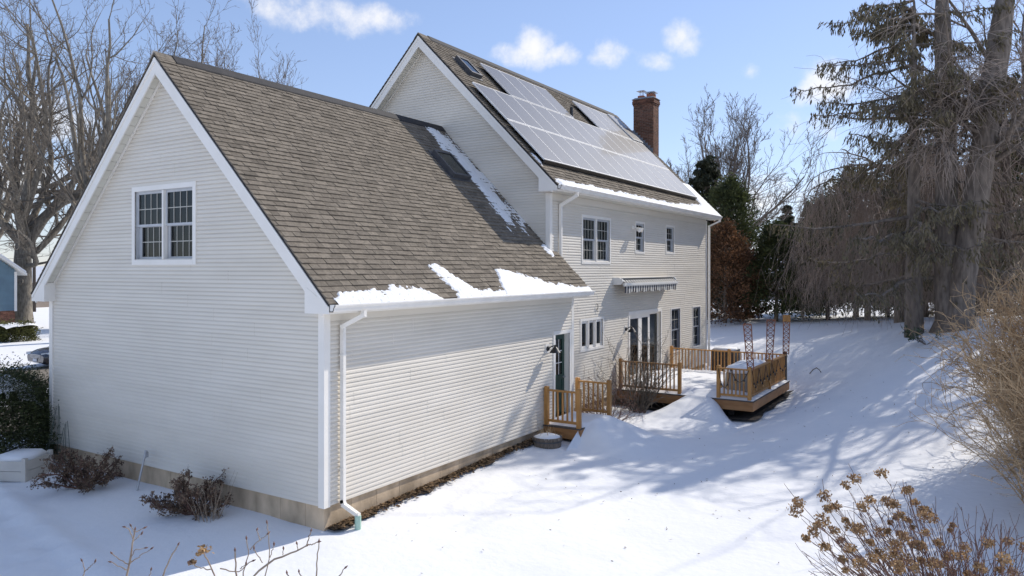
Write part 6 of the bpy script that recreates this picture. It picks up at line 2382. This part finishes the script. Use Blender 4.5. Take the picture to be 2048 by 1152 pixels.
bx_ = px(30, 675, 46)
leafy('boxwood_hedge', 'clipped yellow green hedge with snow on top below the blue house', (bx_[0], bx_[1], gz(bx_[0], bx_[1])), 1.05, 1.15, 161, 7000, 'box_leaf', (.12, .07), lambda f: .95 if f < .85 else .75, cat='hedge', stem=False, lump=.05, inner=.3)
n_ = 16
V = []
for i in range(n_):
    for j in range(n_):
        u_, v_ = (i / 15 - .5) * 2.3, (j / 15 - .5) * 2.0
        V.append((bx_[0] + u_, bx_[1] + v_, gz(bx_[0], bx_[1]) + 1.08 + .06 * mnoise.noise(Vector((u_ * 3, v_ * 3, 1))) - .25 * max(0, math.hypot(u_, v_) - .8)))
id_ = np.arange(n_ * n_).reshape(n_, n_)
tag(mesh_np('hedge_snow', V, np.stack([id_[:-1, :-1], id_[1:, :-1], id_[1:, 1:], id_[:-1, 1:]], -1).reshape(-1, 4), 'snow_fine', smooth=True), 'snow lying on the clipped hedge', kind='stuff')

# ------------------------------------------------------------------ parked car, its front past the garage corner
cfx, cfy = -25.2, 8.05
cg = gz(cfx, cfy) + .10
car = thing('parked_car', 'dark navy sedan parked on the street, its front just showing past the garage', 'car', (cfx - .9, cfy + 2.3, cg))
# body sections from the nose backwards: (y, half width, sill z, belt z, hood/roof z)
sec = [(0.0, .70, .28, .55, .60), (.10, .82, .22, .62, .70), (.35, .88, .20, .68, .78), (.9, .90, .20, .72, .86), (1.35, .90, .20, .76, .93), (1.5, .90, .20, .80, .98),
       (2.2, .90, .20, .84, 1.38), (2.8, .90, .20, .85, 1.45), (3.4, .90, .20, .86, 1.41), (4.0, .89, .22, .88, 1.05), (4.55, .86, .26, .86, .98), (4.7, .78, .34, .78, .84)]
V, Fq = [], []
for y_, hw, zs_, zb2, zt in sec:
    roof = .78 if zt > 1.1 else .88
    ring = [(-hw * .92, zs_), (-hw, zs_ + .15), (-hw, zb2 - .05), (-hw * .97, zb2), (-hw * roof * .93, zt - .05), (-hw * roof * .7, zt), (0, zt + .015), (hw * roof * .7, zt), (hw * roof * .93, zt - .05), (hw * .97, zb2), (hw, zb2 - .05), (hw, zs_ + .15), (hw * .92, zs_)]
    V += [(cfx - .9 + a, cfy + y_, cg + b) for a, b in ring]
m_ = 13
Fq = [(i * m_ + k, i * m_ + (k + 1) % m_, (i + 1) * m_ + (k + 1) % m_, (i + 1) * m_ + k) for i in range(len(sec) - 1) for k in range(m_)]
bd = mesh_np('body', V, Fq, 'car_paint', parent=car, smooth=True)
mb = MB(); mb.prism([(V[k][0], V[k][2]) for k in range(13)], cfy - .004, cfy + .03, lambda a, p, q: (p, a, q)); mb.build('bumper', 'car_paint', car)
mb = MB()
for z_ in (.46, .52, .58):
    mb.box(cfx - .9 - .42, cfx - .9 + .42, cfy - .02, cfy - .004, cg + z_, cg + z_ + .022)
mb.build('grille', 'grey_metal', car)
MB().box(cfx - .9 - .16, cfx - .9 + .16, cfy - .03, cfy - .012, cg + .30, cg + .42).build('licence_plate', 'plate', car)
for s_ in (-1, 1):
    x_ = cfx - .9 + s_ * .64
    mb = MB(); mb.hexa([(x_ - .17, cfy + .05, cg + .56), (x_ + .17, cfy + .05 + .12 * (s_ > 0), cg + .58), (x_ + .17, cfy + .2, cg + .58), (x_ - .17, cfy + .2, cg + .56),
                        (x_ - .17, cfy + .06, cg + .67), (x_ + .17, cfy + .10 + .12 * (s_ > 0), cg + .71), (x_ + .17, cfy + .28, cg + .71), (x_ - .17, cfy + .25, cg + .67)])
    mb.v = [(a, b - .05, c) for a, b, c in mb.v]
    mb.build('headlight', 'lamp_glass', car)
    for yy in (.88, 3.6):
        mb = MB(); xo = cfx - .9 + s_ * .80
        mb.lathe([(.20, -.10), (.31, -.10), (.325, -.06), (.325, .06), (.31, .10), (.20, .10)], (0, 0, 0), 24)
        mb.v = [(xo + c, cfy + yy + a, cg + .325 + b) for a, b, c in mb.v]
        wh = mb.build('wheel', 'tyre', car)
        mb = MB(); mb.lathe([(.03, -.09), (.195, -.085), (.195, .085), (.03, .09)], (0, 0, 0), 20); mb.v = [(xo + c, cfy + yy + a, cg + .325 + b) for a, b, c in mb.v]
        mb.build('rim', 'grey_metal', wh)
mb = MB()
mb.hexa([(cfx - .9 - .70, cfy + 1.53, cg + 1.0), (cfx - .9 + .70, cfy + 1.53, cg + 1.0), (cfx - .9 + .62, cfy + 2.12, cg + 1.36), (cfx - .9 - .62, cfy + 2.12, cg + 1.36),
         (cfx - .9 - .70, cfy + 1.50, cg + 1.02), (cfx - .9 + .70, cfy + 1.50, cg + 1.02), (cfx - .9 + .62, cfy + 2.09, cg + 1.385), (cfx - .9 - .62, cfy + 2.09, cg + 1.385)])
mb.build('windscreen', 'glass_dark', car)


# ------------------------------------------------------------------ far houses, pole, wires
def far_house(label, u, b, w, d, h, rise, zoff=0):
    p = at(u, b)
    t = thing('far_house', label, 'house', p, 'houses in the distance')
    x, y, z = p
    MB().box(x - w / 2, x + w / 2, y - d / 2, y + d / 2, z - .3, z + h).build('wall', 'far_wall', t)
    mb = MB(); mb.prism([(-d / 2 - .4, z + h), (d / 2 + .4, z + h), (0, z + h + rise)], x - w / 2 - .4, x + w / 2 + .4, lambda a, q, r: (a, y + q, r)); rf = mb.build('roof', 'snow', t)
    for k in range(4):
        xx = x - w / 2 + w * (k + .5) / 4
        f = MB().box(xx - .5, xx + .5, y - d / 2 - .05, y - d / 2 - .002, z + 1.0, z + 2.2).build('window', 'trim', t)
        MB().box(xx - .42, xx + .42, y - d / 2 - .06, y - d / 2 - .052, z + 1.08, z + 2.12).build('pane', 'glass_dark', f)
    for k in range(2):
        yy = y - d / 2 + d * (k + .5) / 2
        f = MB().box(x + w / 2 + .002, x + w / 2 + .05, yy - .5, yy + .5, z + 1.0, z + 2.2).build('window', 'trim', t)
        MB().box(x + w / 2 + .052, x + w / 2 + .06, yy - .42, yy + .42, z + 1.08, z + 2.12).build('pane', 'glass_dark', f)
    return t


far_house('low brown house with a snowy roof beyond the maple trunk', 92, 88, 14, 9, 2.6, 1.8)
far_house('brown house with a snowy roof behind the rounded arborvitae', 1500, 88, 16, 9, 3.0, 2.2)
far_house('brown house with a snowy roof behind the weeping trees', 1850, 80, 14, 9, 2.8, 2.0)
up_ = at(68.5, 75)
ut = thing('utility_pole', 'dark wooden utility pole right of the maple trunk', 'utility pole', up_)
MB().tube([(up_[0], up_[1], up_[2]), (up_[0], up_[1], up_[2] + 8.3)], [.17, .13], 10).build('pole', 'pole_wood', ut, smooth=True)
MB().box(up_[0] - .06, up_[0] + .06, up_[1] - 1.1, up_[1] + 1.1, up_[2] + 7.6, up_[2] + 7.75).build('crossarm', 'pole_wood', ut)


def wire_run(label, p, q, sag, r=.014):
    p, q = np.array(p), np.array(q)
    pts = [p + (q - p) * t + np.array([0, 0, -4 * sag * t * (1 - t)]) for t in np.linspace(0, 1, 15)]
    mb = MB(); mb.tube(pts, r, 4)
    o = mb.build('overhead_wire', 'black', None)
    return tag(o, label, 'wire', 'overhead wires')


wire_run('upper overhead wire crossing in front of the maple', px(-60, 448, 50), px(120, 442, 60), .3)
wire_run('lower overhead wire crossing in front of the maple', px(-60, 512, 50), px(120, 506, 60), .3)
wire_run('middle overhead wire crossing in front of the maple', px(-60, 480, 50), px(120, 508, 60), .3)
wire_run('pale overhead cable in the gap above the arborvitae', px(1440, 466, 80), px(1700, 478, 80), .5, r=.03)
